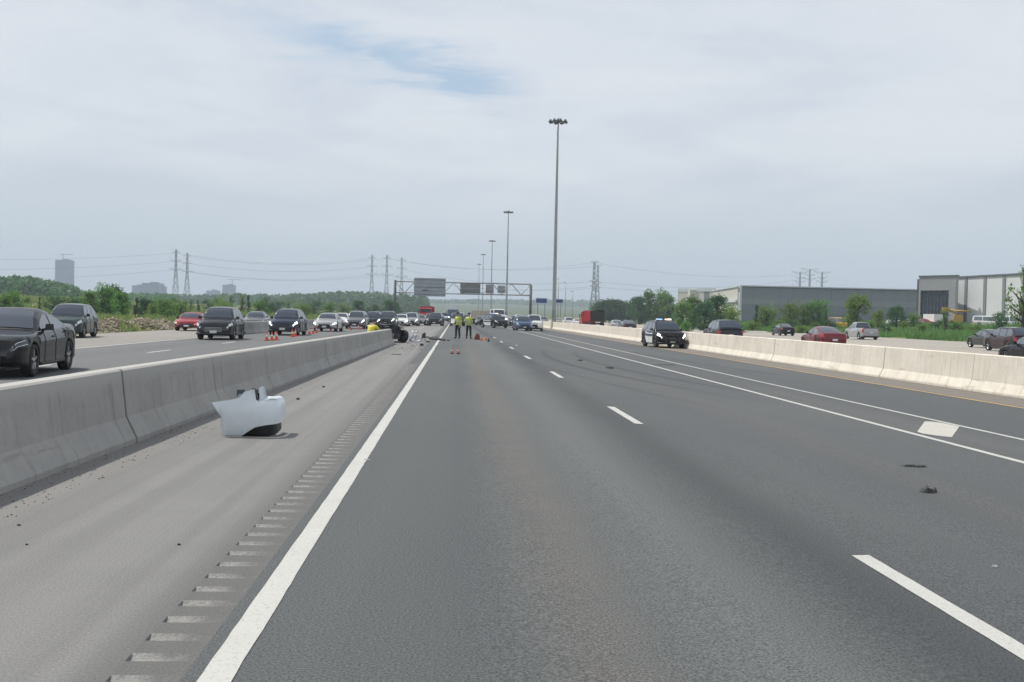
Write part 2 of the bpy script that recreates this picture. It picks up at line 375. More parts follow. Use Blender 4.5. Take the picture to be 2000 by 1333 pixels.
def grit(name, label, xf, y0, y1, n, spread, seed, mt):
    rnd = random.Random(seed); g = MB()
    for i in range(n):
        y = y0 + (y1 - y0) * rnd.random() ** 1.7; x = xf(y) + rnd.random() ** 2 * spread; s = rnd.uniform(.004, .012); q = Matrix.Rotation(rnd.random() * 6, 3, 'Z')
        g.box((x, y, gz(x) + s * .4), (s * rnd.uniform(.8, 1.8), s, s * .8), q, .6)
    return tag(g.build(name, mt), label, 'gravel', None, 'stuff')
def barrier_profile(h, wt=.20, wb=.58):
    # symmetric safety shape: toe, flare, near-vertical stem
    return [(wb / 2, 0), (wb / 2, .075), (wt / 2 + .07, .32), (wt / 2 + .012, h - .02), (wt / 2 - .012, h), (-wt / 2 + .012, h), (-wt / 2 - .012, h - .02), (-wt / 2 - .07, .32), (-wb / 2, .075), (-wb / 2, 0)]
def barrier(name, label, xf, hf, ys, mt, gap=.03, lean=None):
    root = empty(name, (0, 0, 0), 0, label, 'barrier')
    for i, (a, b_) in enumerate(zip(ys, ys[1:])):
        mb = MB(); rings = []; n = max(1, int((b_ - a) / 3)); ja = random.uniform(-.006, .006)
        for k in range(n + 1):
            y = lerp(a + gap / 2, b_ - gap / 2, k / n); xc = xf(y) + ja; zb = gz(xc) - .02
            rings.append([(xc + px, y, zb + pz * 1.0) for px, pz in barrier_profile(hf(y) + .02)])
        mb.grid(rings, False, True); k = len(rings[0]); mb.f = [q[::-1] for q in mb.f]
        mb.add(rings[0], [tuple(range(k))]); mb.add(rings[-1], [tuple(range(k))[::-1]])
        mb.build('barrier_segment', mt, root)
        if i:   # dark mortar joint set back in the gap
            y = a; xc = xf(y); zb = gz(xc)
            pr = [(px * .93, pz * .985) for px, pz in barrier_profile(hf(y))]; jm = MB()
            r0 = [(xc + px, y - gap * .75, zb + pz) for px, pz in pr]; r1 = [(xc + px, y + gap * .75, zb + pz) for px, pz in pr]
            jm.grid([r0, r1], False, True); jm.build('joint_filler', M_joint, root)
    return root
BLX = lambda y: -3.80 + .0128 * y - .29
BLH = lambda y: .845 - .0022 * max(0, y - 12)
ysl = [-9.1 + 4.35 * i for i in range(0, 15)]; ysl = [y for y in ysl if y < 54] + [55.6]
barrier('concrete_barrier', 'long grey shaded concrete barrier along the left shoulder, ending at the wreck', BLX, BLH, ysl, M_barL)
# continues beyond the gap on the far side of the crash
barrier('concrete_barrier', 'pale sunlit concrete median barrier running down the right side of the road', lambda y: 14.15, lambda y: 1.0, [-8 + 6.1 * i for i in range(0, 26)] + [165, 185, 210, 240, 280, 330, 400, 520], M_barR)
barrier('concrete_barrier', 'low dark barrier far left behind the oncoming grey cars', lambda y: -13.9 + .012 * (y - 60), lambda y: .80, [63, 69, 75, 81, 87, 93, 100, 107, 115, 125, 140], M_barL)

M_grit = mat('road_grit', (.20, .18, .15), .95, 0, .4, 30)
grit('gravel_grit', 'fine brown grit gathered along the foot of the grey barrier', lambda y: BLX(y) + .30, 5, 52, 1500, .5, 3, M_grit)
grit('gravel_grit', 'fine brown grit gathered along the foot of the pale median barrier', lambda y: 13.84, 20, 62, 900, -.6, 4, M_grit)
# ================================================================ vehicles
M_glass = mat('car_glass', (.026, .036, .056), .04, 0, 0, coat=0, spec=.9)
M_glass_side = mat('side_glass', (.12, .14, .17), .05, 0, .25, 1.5, spec=.9)  # pale base colour stands in for sky seen through and reflected
M_tyre = mat('tyre_rubber', (.022, .022, .023), .85, 0, .15, 12)
M_rim = mat('alloy_rim', (.42, .43, .44), .35, .8, .1, 8)
M_rimdark = mat('dark_rim', (.16, .16, .17), .4, .7, .1, 8)
M_trim = mat('black_trim', (.018, .018, .019), .6, 0, .1, 6)
M_under = mat('underbody', (.012, .012, .012), .9, 0, 0)
M_chrome = mat('chrome_trim', (.62, .63, .64), .22, .95, 0)
M_lamp = mat('headlamp_glass', (.62, .65, .68), .12, .1, .2, 9, coat=.6)
M_lampon = mat('headlamp_lit', (.9, .92, .95), .2, 0, 0, emit=(1, .98, .94), es=2.4)
M_tail = mat('tail_lamp', (.33, .015, .018), .2, 0, .1, 9, coat=.5)
M_plate = mat('licence_plate', (.62, .64, .67), .5, 0, .15, 20)
M_whitep = mat('white_panel', (.74, .74, .73), .35, 0, .04, 2, coat=.4)
PAINTS = dict(black=(.004, .005, .007), charcoal=(.022, .026, .031), grey=(.10, .105, .11), silver=(.34, .35, .36), white=(.70, .70, .69), red=(.30, .012, .022),
              darkred=(.13, .005, .012), navy=(.020, .030, .055), teal=(.035, .055, .058), blue=(.06, .10, .19), green=(.020, .028, .025), beige=(.36, .33, .28), orange=(.5, .07, .02), wine=(.028, .010, .014), brightred=(.42, .015, .015), yellow=(.55, .36, .05), steel=(.16, .17, .185))
def paint(c):
    return mat('paint_' + c, PAINTS[c], .40, .3 if c in ('silver', 'grey', 'steel') else 0.0, .06, 2, coat=.7 if c in ('black', 'charcoal', 'navy', 'teal') else 1.0, spec=.05)
SPECS = {
 'sedan': dict(L=4.75, W=1.84, H=1.46, wb=2.80, fo=.92, r=.335, top=[(-1, .60), (-.97, .72), (-.85, .80), (-.42, .96), (.0, .99), (.55, 1.02), (.86, 1.06), (.97, 1.02), (1, .90)], cab=(-.44, -.10, .22, .72), belt=.97, zd=1.05, side=[(-.30, .05), (.09, .42), (.45, .60)]),
 'muscle': dict(L=5.04, W=1.91, H=1.48, wb=3.05, fo=.95, r=.36, top=[(-1, .62), (-.975, .80), (-.88, .87), (-.40, 1.00), (.0, 1.02), (.55, 1.06), (.86, 1.12), (.97, 1.08), (1, .95)], cab=(-.42, -.08, .18, .70), belt=1.0, zd=1.10, side=[(-.30, .06), (.10, .52)]),
 'sports': dict(L=4.35, W=1.85, H=1.30, wb=2.5, fo=.95, r=.34, top=[(-1, .50), (-.97, .62), (-.85, .72), (-.40, .86), (.0, .90), (.55, .95), (.86, .98), (.97, .94), (1, .80)], cab=(-.42, -.06, .14, .72), belt=.88, zd=.97, side=[(-.28, .22), (.26, .5)]),
 'suv': dict(L=4.62, W=1.86, H=1.69, wb=2.68, fo=.94, r=.365, top=[(-1, .66), (-.975, .84), (-.88, .95), (-.50, 1.07), (.0, 1.09), (.55, 1.11), (.93, 1.12), (1, 1.02)], cab=(-.52, -.22, .62, .95), belt=1.06, zd=1.10, side=[(-.38, -.02), (.02, .38), (.42, .76)]),
 'bigsuv': dict(L=5.05, W=2.0, H=1.78, wb=3.02, fo=.95, r=.39, top=[(-1, .70), (-.975, .92), (-.88, 1.03), (-.48, 1.12), (.0, 1.14), (.55, 1.16), (.94, 1.17), (1, 1.05)], cab=(-.50, -.22, .66, .97), belt=1.11, zd=1.15, side=[(-.38, -.02), (.02, .40), (.44, .80)]),
 'pickup': dict(L=5.6, W=2.0, H=1.86, wb=3.6, fo=.95, r=.40, top=[(-1, .78), (-.98, .98), (-.90, 1.08), (-.55, 1.16), (.0, 1.18), (.15, 1.18), (.20, 1.22), (.96, 1.22), (1, 1.18)], cab=(-.54, -.32, .06, .16), belt=1.14, zd=1.2, side=[(-.42, -.14), (-.10, .10)]),
 'van': dict(L=5.3, W=2.0, H=2.05, wb=3.1, fo=.95, r=.37, top=[(-1, .70), (-.975, .92), (-.90, 1.02), (-.66, 1.12), (.0, 1.16), (.9, 1.18), (1, 1.1)], cab=(-.70, -.48, .90, .985), belt=1.10, zd=1.14, side=[(-.55, -.28), (-.22, .30), (.35, .86)]),
}
def wheel_meshes(r, w, rimmat):
    key = (round(r, 3), rimmat.name)
    if key in wheel_meshes.c: return wheel_meshes.c[key]
    t = MB(); t.lathe([(r * .70, -w / 2), (r * .93, -w / 2), (r * .99, -w * .36), (r, -w * .2), (r, w * .2), (r * .99, w * .36), (r * .93, w / 2), (r * .70, w / 2), (r * .68, 0), (r * .70, -w / 2)], 22, 'X')
    m1 = t.mesh('wheel', M_tyre)
    q = MB(); q.lathe([(r * .74, w * .51), (r * .73, w * .36), (r * .66, w * .30), (r * .64, -w * .1), (.01, -w * .1)], 20, 'X')
    for k in range(5):
        a = 2 * math.pi * k / 5; rot = Matrix.Rotation(a, 3, 'X')
        q.box(rot @ Vector((w * .34, 0, r * .38)), (w * .16, r * .15, r * .66), rot)
    q.lathe([(r * .14, w * .30), (r * .13, w * .44), (.005, w * .45)], 12, 'X')
    m2 = q.mesh('rim', rimmat); wheel_meshes.c[key] = (m1, m2); return m1, m2
wheel_meshes.c = {}
class Body:
    def __init__(s, sp, arch=True):
        s.sp = sp; s.hl = sp['L'] / 2; s.hw = sp['W'] / 2; s.yf = -s.hl + sp['fo']; s.yr = s.yf + sp['wb']; s.ar = sp['r'] + .055
    def top(s, y): return interp(s.sp['top'], y / s.hl)
    def w(s, y):
        d = min(.62, s.hl - abs(y)); k = .66 if y < 0 else .74
        return s.hw * (k + (1 - k) * math.sqrt(max(0, 1 - ((.62 - d) / .62) ** 2)))
    def bot(s, y):
        z = .22 + .07 * sstep(s.hl - .7, s.hl, abs(y))
        for yw in (s.yf, s.yr):
            if abs(y - yw) < s.ar: z = max(z, s.sp['r'] + math.sqrt(s.ar ** 2 - (y - yw) ** 2) * 1.0)
        return min(z, s.top(y) - .1)
    def pt(s, y, t, sx, off=0.0):
        zb, zt = s.bot(y), s.top(y); fx = interp([(0, .93), (.1, .985), (.16, .975), (.40, .985), (.58, .982), (.66, 1.0), (.72, .992), (.84, .965), (.94, .93), (1, .87)], t)
        d = s.hl - abs(y); k = max(0, 1 - d / .5); sg = -1 if y < 0 else 1
        yy = y - sg * k * (.13 * max(0, (t - .45) / .55) ** 2 + .07 * max(0, (.3 - t) / .3) ** 2)
        return Vector((sx * (s.w(y) * fx + off), yy + sg * off * k, lerp(zb, zt, t)))
def build_car(kind, col, rim='silver', lod=0, lamps=False, extras=(), name='car'):
    """parts of a car as (name, mesh, parent index, location, rotation)"""
    sp = SPECS[kind]; b = Body(sp); hl, hw = b.hl, b.hw; P = paint(col); out = []
    ys = set()
    for i in range(25): ys.add(round(-hl + 2 * hl * i / 24, 4))
    for d in (.02, .06, .12, .2, .32, .45): ys.add(round(-hl + d, 4)); ys.add(round(hl - d, 4))
    for yw in (b.yf, b.yr):
        for k in range(13): ys.add(round(yw - b.ar * math.cos(math.pi * k / 12), 4))
        ys.add(round(yw - b.ar - .004, 4)); ys.add(round(yw + b.ar + .004, 4))
    ys = sorted(ys); ts = [0, .1, .16, .28, .45, .58, .66, .72, .84, .92, .96, 1]
    mb = MB(); rows = []
    for y in ys:
        ring = [b.pt(y, t, -1) for t in ts]; zt = ring[-1].z; yt = ring[-1].y; xw = -ring[-1].x
        ring += [Vector((-xw * k, yt, zt + .035 * (1 - k * k))) for k in (.7, .35, 0, -.35, -.7)]
        ring += [b.pt(y, t, 1) for t in reversed(ts)]; rows.append(ring)
    mb.grid(rows)
    n = len(rows[0]); mb.add(rows[0], [tuple(range(n))[::-1]]); mb.add(rows[-1], [tuple(range(n))])
    out.append(('body', mb.mesh('body', P), None))
    ub = MB(); ub.box((0, 0, .40), (sp['W'] - .34, sp['L'] - .5, .34)); ub.box((0, b.yf, .45), (sp['W'] - .1, b.ar * 2 - .1, .3)); ub.box((0, b.yr, .45), (sp['W'] - .1, b.ar * 2 - .1, .3))
    out.append(('underbody', ub.mesh('underbody', M_under), None))
    # cabin
    ya, yb, yc, yd = [v * hl for v in sp['cab']]; H = sp['H']; bz = sp['belt']; zd = sp['zd']
    prof = [(ya, bz - .02), (lerp(ya, yb, .55), lerp(bz, H, .60)), (yb, H - .055), (lerp(yb, yc, .3), H - .008), (lerp(yb, yc, .55), H), (yc, H - .035), (lerp(yc, yd, .5), lerp(H - .03, zd, .48 if kind != 'suv' else .42)), (yd, zd - .02)]
    wb_, tum = hw * .885, .42 if kind in ('sedan', 'muscle', 'sports') else .27
    def zr(y): return interp(prof, y)
    def sx_(z): return wb_ - tum * max(0, z - bz) - .10 * max(0, z - bz - .3)
    cys = sorted(set([ya, yb, yc, yd] + [lerp(ya, yd, i / 22) for i in range(23)] + [p[0] for p in prof]))
    mb = MB(); rows = []
    for y in cys:
        z = zr(y); rr = min(.07, max(.004, (z - bz) * .35 + .004)); xw = sx_(z)
        half = [(wb_ + .004, bz - .06), (sx_(lerp(bz, z - rr, .5)), lerp(bz, z - rr, .5)), (sx_(z - rr), z - rr), (xw - rr * .25, z - rr * .3), (xw - rr, z), (xw * .5, z + .022), (0, z + .03)]
        ring = [Vector((-x, y, zz)) for x, zz in half] + [Vector((x, y, zz)) for x, zz in reversed(half[:-1])]
        rows.append(ring)
    mb.grid(rows); out.append(('roof', mb.mesh('roof', P), None))
    def panel(pa, pb, z0f, z1f, nm, m_, par=None):   # front or rear glass
        g = MB(); rr = []
        for i in range(7):
            y = lerp(pa, pb, i / 6); z = zr(y); xw = (sx_(z) - .085) * 1.0; dn = .012
            rr.append([Vector((xw * (j / 3 - 1), y + (-.012 if pa < 0 else .012), z + .012 + .03 * (1 - (j / 3 - 1) ** 2) - .004)) for j in range(7)])
        g.grid(rr); out.append((nm, g.mesh(nm, m_), par))
    panel(lerp(ya, yb, .10), lerp(ya, yb, .97), 0, 0, 'windshield', M_glass)
    panel(lerp(yc, yd, .08), lerp(yc, yd, .88), 0, 0, 'rear_window', M_glass)
    for s in (-1, 1):
        for (u0, u1) in sp['side']:
            g = MB(); rr = []
            for i in range(9):
                y = lerp(u0 * hl, u1 * hl, i / 8); zt = min(zr(y) - .085, H - .13); zb_ = bz + .025
                if zt < zb_ + .03: zt = zb_ + .03
                rr.append([Vector((s * (sx_(lerp(zb_, zt, j / 3)) + .008), y, lerp(zb_, zt, j / 3))) for j in range(4)])
            g.grid(rr); out.append(('side_window', g.mesh('side_window', M_glass_side), None))
        # mirror, door trim
        g = MB(); ym = lerp(ya, yb, .62); g.box((s * (wb_ + .13), ym, bz + .075), (.19, .10, .14), Matrix.Rotation(.2 * s, 3, 'Z'), .85); g.box((s * (wb_ + .02), ym, bz + .02), (.12, .05, .05))
        out.append(('mirror', g.mesh('mirror', P if lod else M_trim), None))
        if lod == 0:
            for yy in [u1 * hl + .045 for (u0, u1) in sp['side'][:2]] + [sp['side'][0][0] * hl + .02]:   # door shut lines
                g = MB(); g.tube([b.pt(yy, t, s, .002) for t in (.06, .1, .16, .28, .4, .5, .58, .66, .72, .84, .92, .97)], .008, 4, False)
                out.append(('door_seam', g.mesh('door_seam', M_trim), None))
            for (u0, u1) in sp['side'][:2]:
                g = MB(); q = b.pt(lerp(u0, u1, .86) * hl, .80, s, .02); g.box(q, (.03, .17, .028)); out.append(('door_handle', g.mesh('door_handle', P), None))
            g = MB(); pts = [b.pt(lerp(b.yf + b.ar + .03, b.yr - b.ar - .03, i / 8), .05, s, .006) for i in range(9)]; g.tube(pts, .035, 6); out.append(('sill_trim', g.mesh('sill_trim', M_trim), None))
    # lamps: patches lying on the skin
    def skin(y0, y1, t0, t1, s, nm, m_, off=.012):
        g = MB(); rr = [[b.pt(lerp(y0, y1, i / 5), lerp(t0, t1, j / 3), s, off) for j in range(4)] for i in range(6)]
        g.grid(rr); out.append((nm, g.mesh(nm, m_), None))
    tall = kind in ('suv', 'bigsuv', 'pickup', 'van')
    for s in (-1, 1):
        if 'slim' in extras:
            skin(-hl + .012, -hl + .42, .74, .90, s, 'headlight', M_glass); skin(-hl + .03, -hl + .40, .74, .76, s, 'light_strip', M_lamp, .018); skin(-hl + .03, -hl + .38, .88, .90, s, 'light_strip', M_lamp, .018)
        else: skin(-hl + .012, -hl + .40, .72 if tall else .70, .92 if tall else .90, s, 'headlight', M_lampon if lamps else M_lamp)
        if tall: skin(hl - .22, hl - .012, .56, .96, s, 'taillight', M_tail)
        else: skin(hl - .30, hl - .012, .66, .90, s, 'taillight', M_tail)
    # front fascia
    zt = b.top(-hl); zb_ = b.bot(-hl); wf = b.w(-hl)
    g = MB(); zg = lerp(zb_, zt, .68); hgt = .17 if not tall else .24
    g.box((0, -hl - .004, zg), (wf * 1.5, .05, hgt), None, .96); out.append(('grille', g.mesh('grille', M_trim), None))
    if lod == 0:
        g2 = MB()
        for k in range(4): g2.box((0, -hl - .032, zg - hgt / 2 + hgt * (k + .5) / 4), (wf * 1.42, .012, .016))
        out.append(('grille_bar', g2.mesh('grille_bar', M_chrome if 'chromegrille' in extras else M_rimdark), None))
    g = MB(); g.box((0, -hl + .02, zb_ + .10), (wf * 1.62, .07, .17)); out.append(('bumper_intake', g.mesh('bumper_intake', M_trim), None))
    if tall:
        for ysg, nm in ((-1, 'front_bumper'), (1, 'rear_bumper')):
            g = MB(); pts = [b.pt(ysg * (hl - .30), .07, -1, .02), b.pt(ysg * (hl - .1), .07, -1, .02), b.pt(ysg * (hl - .01), .07, -1, .02), b.pt(ysg * (hl - .01), .07, 1, .02), b.pt(ysg * (hl - .1), .07, 1, .02), b.pt(ysg * (hl - .30), .07, 1, .02)]
            g.tube(pts, .06, 6); out.append((nm, g.mesh(nm, M_trim), None))
    g = MB(); g.box((0, -hl - .035, lerp(zb_, zt, .36)), (.34, .015, .13)); out.append(('licence_plate', g.mesh('licence_plate', M_plate), None))
    g = MB(); g.box((0, hl + .02, lerp(b.bot(hl), b.top(hl), .52)), (.34, .02, .13)); out.append(('licence_plate', g.mesh('licence_plate', M_plate), None))
    if 'rails' in extras:
        for s in (-1, 1):
            g = MB(); x = s * (sx_(H) - .06); g.tube([(x, lerp(yb, yc, .1), H + .0), (x, lerp(yb, yc, .16), H + .05), (x, lerp(yb, yc, .9), H + .05), (x, lerp(yb, yc, .97), H)], .018, 6); out.append(('roof_rail', g.mesh('roof_rail', M_trim), None))
    if 'police' in extras:
        for s in (-1, 1):
            g = MB(); y0_, y1_ = sp['side'][0][0] * hl + .03, sp['side'][1][1] * hl + .03
            rr = [[b.pt(lerp(y0_, y1_, i / 5), lerp(.1, .97, j / 4), s, .006) for j in range(5)] for i in range(6)]; g.grid(rr); out.append(('door_panel', g.mesh('door_panel', M_whitep), None))
            g = MB(); rr = [[b.pt(lerp(y0_ + .1, y1_ - .1, i / 5), lerp(.55, .64, j), s, .010) for j in range(2)] for i in range(6)]; g.grid(rr); out.append(('door_stripe', g.mesh('door_stripe', paint('blue')), None))
        g = MB(); g.box((0, lerp(yb, yc, .22), H + .035), (1.06, .20, .03)); g.box((-.4, lerp(yb, yc, .22), H + .01), (.1, .1, .05)); g.box((.4, lerp(yb, yc, .22), H + .01), (.1, .1, .05)); out.append(('light_bar', g.mesh('light_bar', M_trim), None))
        for i, (x, m_) in enumerate(((-.42, 'b'), (-.20, 'b'), (.20, 'a'), (.42, 'w'))):
            mm = {'b': mat('lamp_blue', (.12, .2, .5), .2, 0, 0, emit=(.32, .52, 1), es=1.5), 'a': mat('lamp_amber', (.8, .5, .2), .2, 0, 0, emit=(1, .62, .30), es=2.2), 'w': mat('lamp_white', (.9, .9, .8), .2, 0, 0, emit=(1, .93, .8), es=2.6)}[m_]
            g = MB(); g.box((x, lerp(yb, yc, .22), H + .085), (.19, .20, .085), None, .9); out.append(('beacon', g.mesh('beacon', mm), None))
        g = MB(); g.tube([(-.34, -hl - .10, .36), (-.34, -hl - .12, .86), (.34, -hl - .12, .86), (.34, -hl - .10, .36)], .03, 6); g.box((0, -hl - .10, .5), (.66, .03, .1)); out.append(('push_bar', g.mesh('push_bar', M_trim), None))
    if kind == 'pickup':
        g = MB(); y0_, y1_ = .20 * hl, .96 * hl; g.box((0, (y0_ + y1_) / 2, 1.262), (sp['W'] - .36, y1_ - y0_ - .06, .012)); out.append(('bed_floor', g.mesh('bed_floor', M_under), None))
    wm = wheel_meshes(sp['r'], .23, M_rim if rim == 'silver' else M_rimdark)
    for s in (-1, 1):
        for yw in (b.yf, b.yr): out.append(('wheel', wm, (s * (hw - .125), yw, sp['r']), (0, 0, 0 if s > 0 else math.pi)))
    return out
_cache = {}
def car(kind, col, loc, rz, label, cat='car', group=None, name='car', rim='silver', lod=0, lamps=False, extras=()):
    key = (kind, col, rim, lod, lamps, tuple(extras))
    if key not in _cache: _cache[key] = build_car(kind, col, rim, lod, lamps, extras)
    root = empty(name, loc, rz, label, cat, group)
    for it in _cache[key]:
        if it[0] == 'wheel':
            w = link('wheel', it[1][0], root, it[2], it[3]); link('rim', it[1][1], w)
        else: link(it[0], it[1], root)
    return root
def onroad(px, d): x = gx(px, d); return (x, d, gz(x))
PI = math.pi
LEFT = 'oncoming cars in the left lanes'; RIGHT = 'cars driving away beyond the right barrier'; SCENE = 'emergency vehicles at the crash'
# ---- oncoming traffic (front towards the camera at rz = 0)
car('muscle', 'black', (-10.25, 25.6, 0), R(6), 'large glossy black four-door sedan nearest the camera, cut by the left edge', group=LEFT, lamps=False, extras=('slim',))
car('suv', 'teal', (-19.6, 56.5, 0), R(7), 'dark green-grey crossover just behind the big black sedan', group=LEFT, lamps=False)
car('suv', 'charcoal', (-12.35, 58.0, 0), R(2), 'charcoal SUV with pale windshield, front of the line beside the red car', 'SUV', LEFT, 'suv', lamps=False, extras=('chromegrille',))
car('sports', 'red', (gx(366, 78), 79.5, 0), R(2), 'low bright red car half hidden behind the charcoal SUV', group=LEFT)
car('sedan', 'grey', (gx(497, 92), 93, 0), R(2), 'pale grey sedan seen behind the low dark barrier', group=LEFT, lod=1)
car('suv', 'navy', (gx(556, 70), 71.5, 0), R(-1), 'dark navy SUV with lit headlights behind the three nearest cones', 'SUV', LEFT, 'suv', lamps=True)
car('sedan', 'silver', (gx(636, 86), 88, 0), R(-2), 'silver sedan following the dark navy SUV past the cones', group=LEFT, lod=1, lamps=True)
car('suv', 'steel', (gx(694, 103), 105, 0), R(-2), 'steel-blue SUV with lit headlights behind the silver sedan', 'SUV', LEFT, 'suv', lod=1, lamps=True)
car('sedan', 'white', (gx(664, 122), 124, 0), R(-2), 'white car peeking out behind the silver sedan', group=LEFT, lod=1)
car('suv', 'navy', (gx(727, 118), 120, 0), R(-3), 'blue-black SUV above the crouching person in yellow', 'SUV', LEFT, 'suv', lod=1, lamps=True)
car('bigsuv', 'teal', (gx(755, 124), 126, 0), R(-3), 'dark blue-green large SUV left of the sign gantry post', 'SUV', LEFT, 'suv', lod=1, lamps=True)
car('sedan', 'white', (gx(783, 132), 134, 0), R(-3), 'white sedan at the foot of the left gantry post', group=LEFT, lod=1, lamps=True)
car('suv', 'silver', (gx(803, 138), 140, 0), R(-3), 'silver SUV right of the left gantry post', 'SUV', LEFT, 'suv', lod=1, lamps=True)
car('sedan', 'steel', (gx(819, 146), 148, 0), R(-3), 'steel-grey sedan below the bright red truck', group=LEFT, lod=1)
car('bigsuv', 'charcoal', (gx(850, 143), 146, 0), R(-4), 'dark grey SUV on open pavement left of the two officers', 'SUV', LEFT, 'suv', lod=1)
car('bigsuv', 'charcoal', (gx(893, 150), 152, 0), R(3), 'dark SUV directly behind the heads of the two officers', 'SUV', LEFT, 'suv', lod=1)
# ---- vehicles at the scene
car('bigsuv', 'black', (12.80, 66.3, gz(12.6)), R(4), 'black and white police SUV with lit light bar parked at the median', 'police car', SCENE, 'police_suv', lod=0, rim='dark', lamps=True, extras=('police',)).scale = (.90, .90, .92)
car('bigsuv', 'charcoal', (gx(966, 138), 141, gz(4)), R(26), 'dark police SUV with white doors parked askew right of the officers', 'police car', SCENE, 'police_suv', lod=1, extras=('police',))
car('suv', 'blue', (gx(1022, 122), 124, gz(8)), R(4), 'blue-grey SUV with white roof edge beside the white pickup truck', 'SUV', SCENE, 'suv', lod=1)
car('pickup', 'white', (gx(1047, 124), 127, gz(10)), R(-6), 'white pickup truck facing us in front of the tall light mast', 'pickup truck', SCENE, 'pickup_truck', lod=1)
# ---- traffic driving away on the right (front away)
def away(kind, col, px, d, label, cat='car', name='car', lod=1, rz=0.0, extras=()):
    x = gx(px, d); return car(kind, col, (x, d, -.21), PI + rz, label, cat, RIGHT, name, lod=lod, extras=extras)
away('sedan', 'black', 2034, 45.5, 'glossy black car cut by the right edge behind the pale barrier', lod=0)
away('suv', 'wine', 1972, 74, 'dark wine-red SUV behind the black car at the right edge', 'SUV', 'suv')
away('sedan', 'green', 1932, 84, 'dark green sedan left of the wine-red SUV', lod=1)
away('pickup', 'silver', 1682, 116, 'silver-white pickup truck behind the dark red sedan', 'pickup truck', 'pickup_truck')
away('sedan', 'darkred', 1607, 73, 'dark red sedan above the middle of the pale barrier', lod=0)
away('sedan', 'black', 1529, 134, 'small black sedan against the green bank, between grey SUV and red sedan')
away('bigsuv', 'charcoal', 1411, 80, 'dark grey SUV with roof rack right of the parked police SUV', 'SUV', 'suv', lod=0, extras=('rails',))
away('sedan', 'charcoal', 1225, 140, 'black sedan at the rear of the pair right of the red truck')
away('sedan', 'silver', 1203, 152, 'silver sedan ahead of the black one, right of the red truck')
away('sedan', 'white', 1127, 190, 'white car just ahead of the red dump truck')
away('suv', 'white', 1109, 205, 'white SUV second ahead of the red dump truck', 'SUV', 'suv')
away('sedan', 'beige', 1090, 220, 'pale beige car right of the tall light mast')
# ---- distant jam
FAR = 'distant cars in the jam under the gantry'
for k, (px, d, kind, col, lb) in enumerate(((868, 235, 'van', 'white', 'distant white van right of the bright red truck'), (878, 265, 'van', 'blue', 'distant blue van left of the white and blue box truck'), (900, 250, 'van', 'white', 'distant white van above the heads of the officers'), (912, 230, 'suv', 'grey', 'distant grey SUV between the two officers and the wide sign'), (925, 215, 'suv', 'silver', 'distant silver SUV right of the officers, below the wide sign'), (938, 245, 'van', 'white', 'distant white van below the right end of the wide sign'), (950, 205, 'suv', 'charcoal', 'distant black SUV below the small mauve sign'),
                           (940, 170, 'sedan', 'grey', 'distant grey sedan left of the askew police SUV'), (962, 262, 'sedan', 'white', 'distant white sedan above the askew police SUV'), (978, 236, 'suv', 'steel', 'distant steel-blue SUV at the foot of the second light mast'), (990, 225, 'sedan', 'white', 'distant white sedan right of the askew police SUV'), (1001, 218, 'suv', 'grey', 'distant grey SUV left of the blue-grey SUV'), (1012, 240, 'van', 'white', 'distant white van above the blue-grey SUV'), (1030, 230, 'suv', 'charcoal', 'distant black SUV at the right gantry post'), (1006, 180, 'suv', 'green', 'distant dark green SUV half behind the blue-grey SUV'), (1062, 238, 'suv', 'silver', 'distant silver SUV just left of the tallest mast'),
                           (840, 190, 'suv', 'grey', 'distant grey SUV in front of the bright red truck'), (808, 178, 'sedan', 'white', 'distant white sedan behind the silver SUV, below the big sign'), (792, 172, 'suv', 'charcoal', 'distant black SUV behind the white sedan at the gantry post'), (770, 166, 'sedan', 'silver', 'distant silver sedan just left of the gantry post'), (742, 158, 'sedan', 'grey', 'distant grey sedan behind the two dark SUVs'), (858, 210, 'sedan', 'steel', 'distant steel-blue sedan between red truck and white van'))):
    x = gx(px, d)
    car(kind, col, (x, d, gz(x)), R(random.uniform(-4, 4)) + (0 if x < 14 else PI), lb, 'car', FAR, 'car', lod=1, lamps=(k % 4 == 0))
